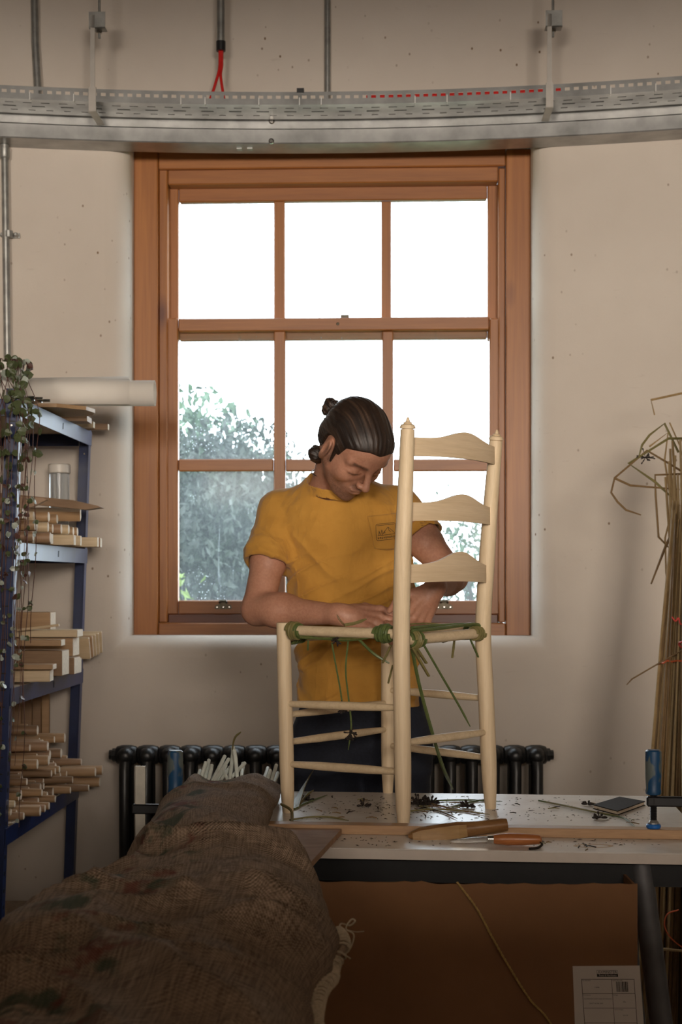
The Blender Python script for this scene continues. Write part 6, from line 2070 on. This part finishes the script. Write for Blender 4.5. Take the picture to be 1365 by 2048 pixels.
# loose stems straggling over the wall
GS = 'loose rushes straggling from the bundles'
def wst(pts, r, mat, label):
    o = MB().tube(pts, [r]*(len(pts)-1)+[r*.6], 6).build('loose_rush', mat); return tag(o, label, 'rush', GS)
dw = 4.62
W_ = lambda x, y, d=dw: P(x, y, d)
wst([W_(1400, 779), W_(1303, 800), W_(1310, 830)], .0042, rush_straw, 'bent rush hooked high over the corner bundles')
wst([W_(1358, 905), W_(1330, 847), W_(1300, 870), W_(1285, 890), W_(1279, 912)], .0040, rush_olive, 'olive rush bowed in an arc against the wall')
wst([W_(1362, 941), W_(1295, 901), W_(1230, 956), W_(1223, 985), W_(1236, 1004), W_(1253, 1020), W_(1283, 1030)], .0038, rush_brown, 'brown rush bent twice and curling away at its tip')
wst([W_(1400, 877), W_(1338, 877), W_(1258, 927), W_(1310, 963), W_(1350, 1000)], .0046, rush_olive, 'thick olive rush folded in a sharp corner')
wst([W_(1229, 956), W_(1262, 971), W_(1360, 979)], .0042, rush_brown, 'straight brown rush lying across the folded rushes')
wst([W_(1400, 945), W_(1362, 948), W_(1311, 950), W_(1312, 990), W_(1318, 1074), W_(1350, 1107)], .0038, rush_brown, 'brown rush hanging down in a square bend')
wst([W_(1352, 1050), W_(1330, 1098), W_(1303, 1168)], .0048, rush_brown, 'short thick brown rush slanting down beside the bundle')
wst([W_(1360, 1010), W_(1340, 1040), W_(1331, 1075), W_(1333, 1145), W_(1345, 1215)], .0032, rush_straw, 'slim straw rush drooping beside the bundle')
wst([W_(1300, 893), W_(1337, 865), W_(1330, 920), W_(1340, 985), W_(1352, 1005)], .0034, rush_straw, 'straw rush crossing the arc against the wall')
wst([W_(1340, 845), W_(1360, 890), W_(1372, 930)], .0024, rush_straw, 'thin seed stalk standing above the folded rushes')
wst([P(1400, 1282, 4.3), P(1330, 1320, 4.35), P(1265, 1358, 4.4), P(1254, 1370, 4.4)], .0026, rush_brown, 'thin twig reaching out low from the slanting bundle')
wst([P(1322, 1898, 3.93), P(1400, 1905, 3.90)], .0045, rush_straw2, 'pale rush lying crosswise low on the bundles')
for k in range(10):
    x = rs3.uniform(1340, 1372); y0 = rs3.uniform(860, 960); y1 = rs3.uniform(1080, 1250)
    wst([W_(x+rs3.uniform(-10, 12), y0), W_(x, (y0+y1)/2), W_(x+rs3.uniform(-3, 8), y1, 4.5)], .0042, rs3.choice([rush_straw, rush_straw2]), 'tall straw rush rising from the top of the bundles')
r_ = random.Random(77); q = MB(); c_ = W_(1292, 915)
for k in range(20):
    d = Vector((r_.gauss(0, 1.4), r_.gauss(0, .5), r_.gauss(0, .6))).normalized(); b3 = c_ + d*r_.uniform(.01, .03)
    q.tube([c_, b3], [.001, .0013], 4); q.lathe([(-.003, .0006), (0, .0026), (.004, .002), (.005, .0006)], b3, d, 6)
tag(q.build('seed_head', dead_seed), 'dark dry seed head hanging among the folded rushes', 'seed head')

# ================================================================== UNSEEN LIGHT BLOCKERS ADDED BEHIND THE CAMERA
wr = thing('tall_light_blocker', 'tall dark wooden light blocker added unseen behind the camera', 'light_blocker', (-1.65, -.3, 0))  # unseen, added to hold light back from the lower left
MB().box((-2.25, -.58, .04), (-1.02, -.08, 1.90), None, .004).build('carcass', brown_wood, wr)
for k in range(2):
    d_ = MB().box((-2.24+.615*k, -.08, .07), (-1.64+.615*k, -.06, 1.87), None, .003).build('tall_blocker_door', brown_wood, wr)
    MB().lathe([(0, .008), (.012, .006), (.02, .014), (.026, .012)], (-1.69+.15*k, -.06, 1.0), (0, 1, 0), 12).build('knob', bronze, d_, smooth=True)
MB().box((-2.22, -.56, 0), (-1.05, -.12, .04)).build('plinth', black_m, wr)
blocker = thing('broad_light_blocker', 'broad wooden light blocker added unseen behind the camera', 'light_blocker', (0, -.85, 0))  # unseen, added to shade the box and the lower wall
MB().box((-2.2, -1.15, .05), (2.2, -.64, 1.50), None, .004).build('carcass', brown_wood, blocker)
for k in range(6):
    x = -2.18 + k*.729
    d_ = MB().box((x, -.64, .08), (x+.72, -.62, 1.47), None, .003).build('broad_blocker_door', beech_pink, blocker)
    MB().lathe([(0, .008), (.012, .006), (.02, .014), (.026, .012)], (x+.66, -.62, .75), (0, 1, 0), 12).build('knob', bronze, d_, smooth=True)
MB().box((-2.2, -1.12, 0), (2.2, -.66, .05)).build('plinth', black_m, blocker)
